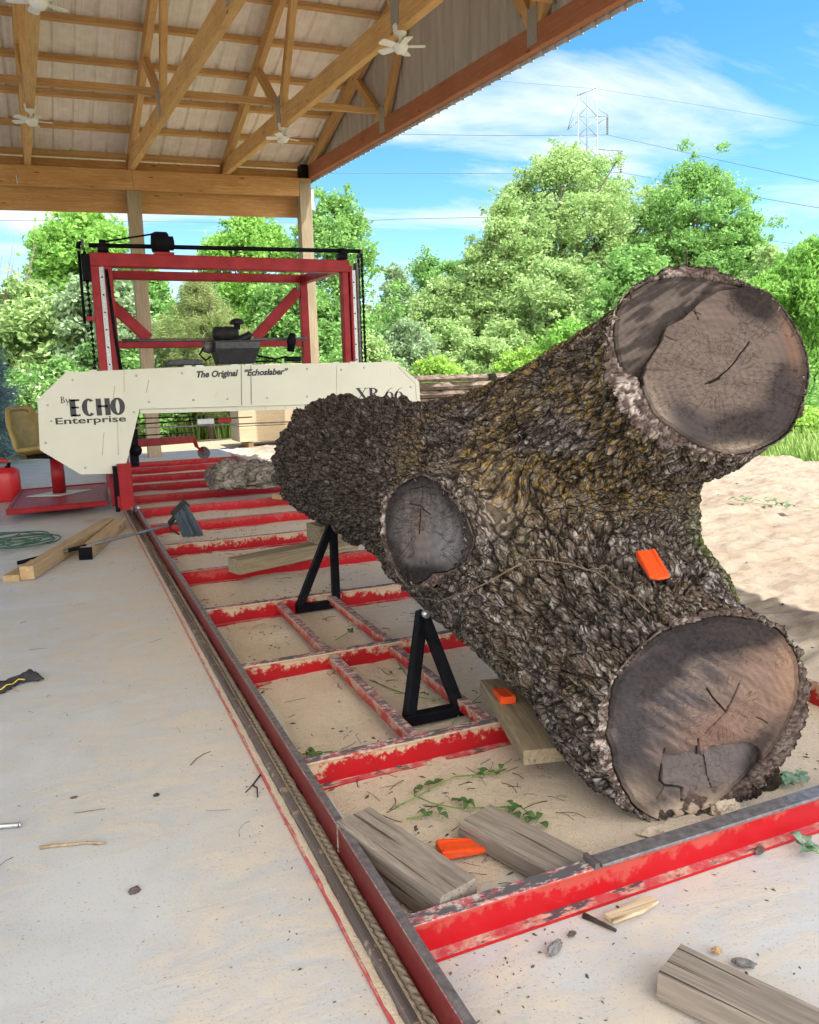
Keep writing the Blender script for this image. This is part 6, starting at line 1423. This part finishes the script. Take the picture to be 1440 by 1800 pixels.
# grass beyond the slab
def grass(name, n, xr, yr, hr, mat, label, seed, zb=-.12):
    rng = np.random.RandomState(seed); X = rng.uniform(*xr, n); Y = rng.uniform(*yr, n); k = fbm(np.stack([X*.8, Y*.8, X*0], 1), 3, seed) > .42; X, Y = X[k], Y[k]; n = len(X)
    h_ = rng.uniform(*hr, n); a = rng.rand(n)*6.28; w = .012+.01*rng.rand(n); d = np.stack([np.cos(a), np.sin(a), a*0], 1); b = np.stack([-d[:, 1], d[:, 0], a*0], 1); B = np.stack([X, Y, X*0+zb], 1)
    T_ = B+d*(h_*.35)[:, None]; T_[:, 2] = zb+h_; M_ = B+d*(h_*.10)[:, None]; M_[:, 2] = zb+h_*.55
    P = np.stack([B-b*w[:, None], B+b*w[:, None], M_+b*w[:, None]*.8, M_-b*w[:, None]*.8, T_], 1).reshape(-1, 3); i = np.arange(n)*5
    F = np.concatenate([np.stack([i, i+1, i+2], 1), np.stack([i, i+2, i+3], 1), np.stack([i+3, i+2, i+4], 1)]); r_ = np.tile(rng.rand(n), 3)
    o = npmesh(name, P, F, mat, None, {'rnd': ('FACE', r_)}, False); o['kind'] = 'stuff'; o['label'] = label; o['category'] = 'grass'; return o
LGr = leaf_mat('grass_blades', (.12, .24, .04), (.34, .46, .14), .3)
grass('tall_grass', 26000, (-8, 14), (21.8, 26), (.2, .85), LGr, 'tall pale grass between the yard and the trees', 3)
grass('grass_verge', 12000, (9.8, 18), (6.5, 16), (.1, .35), LGr, 'green grass verge at the right behind the sawdust', 4)
# ================================================================== POWER LINE
m_pyl = plain_mat('galvanised_lattice', (.20, .23, .25), .5, .3, .1, 2, 0)
YP = 120.0
py = empty('power_pylon', yp(1040, 640, YP), 'grey lattice power pylon rising behind the tallest tree', 'pylon')
def pt(x, y, dy=0): return yp(x, y, YP+dy)
q = MB(); rw = .10
L0, L1 = (1015, 168), (1051, 152); B0, B1 = (1010, 640), (1060, 640)
def leg(x0, y0, x1, y1, dy, r=rw): q.tube([pt(x0, y0, dy), pt(x1, y1, dy)], r, 4)
for dy in (-1.4, 1.4):
    leg(1017, 168, 1013, 640, dy); leg(1049, 152, 1054, 640, dy)
    ys = [168, 205, 240, 275, 320, 370, 420, 480, 540, 600]
    for a, b in zip(ys[:-1], ys[1:]): leg(1016, a, 1050, b, dy, .06); leg(1050, a, 1016, b, dy, .06); leg(1016, b, 1050, b, dy, .06)
leg(1032, 160, 1032, 300, 0, .09)
q.build('tower', m_pyl, py); q = MB()
for dy in (-.6, .6):
    leg(1015, 168, 1052, 152, dy); leg(1015, 168, 998, 228, dy, .06); leg(998, 228, 1017, 212, dy, .07); leg(998, 228, 1017, 190, dy, .05)
q.build('left_arm', m_pyl, py)
q = MB()
for dy in (-.6, .6): leg(1050, 205, 1070, 203, dy, .07); leg(1050, 218, 1070, 203, dy, .07); leg(1050, 190, 1070, 203, dy, .05)
q.build('upper_arm', m_pyl, py); q = MB()
for dy in (-.6, .6):
    leg(1050, 262, 1095, 265, dy, .09); leg(1050, 282, 1095, 266, dy, .09)
    for k in range(5): leg(1052+8*k, 262+k*.7, 1058+8*k, 280-2.8*k, dy, .05)
q.build('lower_arm', m_pyl, py)
m_ins = plain_mat('insulator', (.16, .11, .09), .4)
def insul(x, y0, y1):
    q = MB(); a = pt(x, y0); b = pt(x, y1); L = np.linalg.norm(a-b); prof = []; k = 0; n = 9
    for i in range(n): prof += [(.06, L*i/n), (.22, L*(i+.3)/n), (.22, L*(i+.6)/n), (.06, L*(i+.8)/n)]
    q.lathe(b, prof, (a-b)/L, 8); q.build('insulator', m_ins, py)
insul(1068, 205, 236); insul(1092, 268, 303)
m_wire = plain_mat('wire', (.10, .14, .14), .6)
def wire(pts, label, r=.05):
    P = [yp(x, y, Y) for x, y, Y in pts]; out = []
    for a, b in zip(P[:-1], P[1:]):
        for t in np.linspace(0, 1, 9)[:-1]: out.append(a*(1-t)+b*t)
    out.append(P[-1]); q = MB(); q.tube(out, r, 4); o = q.build('power_line', m_wire, origin=tuple(P[0])); tag(o, label, 'power line', 'power lines across the sky')
wire([(600, 234, 150), (860, 238, 135), (1068, 237, 120)], 'wire reaching the upper insulator from the left')
wire([(1068, 237, 120), (1180, 262, 95), (1300, 289, 78), (1480, 327, 62)], 'wire leaving the upper insulator to the right', .035)
wire([(560, 304, 150), (930, 305, 132), (1092, 303, 120)], 'wire reaching the lower insulator from the left')
wire([(1092, 303, 120), (1250, 332, 92), (1350, 350, 78), (1480, 372, 64)], 'wire leaving the lower insulator to the right', .035)
wire([(560, 392, 150), (700, 385, 140), (840, 382, 130), (1000, 378, 120)], 'lowest wire passing left of the tallest tree')
wire([(1250, 408, 110), (1340, 421, 98), (1480, 440, 84)], 'lowest wire at the right above the bright tree', .04)
wire([(800, 136, 150), (1050, 156, 120), (1300, 196, 96), (1480, 228, 80)], 'faint top wire over the tip of the pylon', .022)
wire([(-60, 387, 150), (230, 389, 145), (560, 392, 150)], 'wire seen between header and mill at the left')
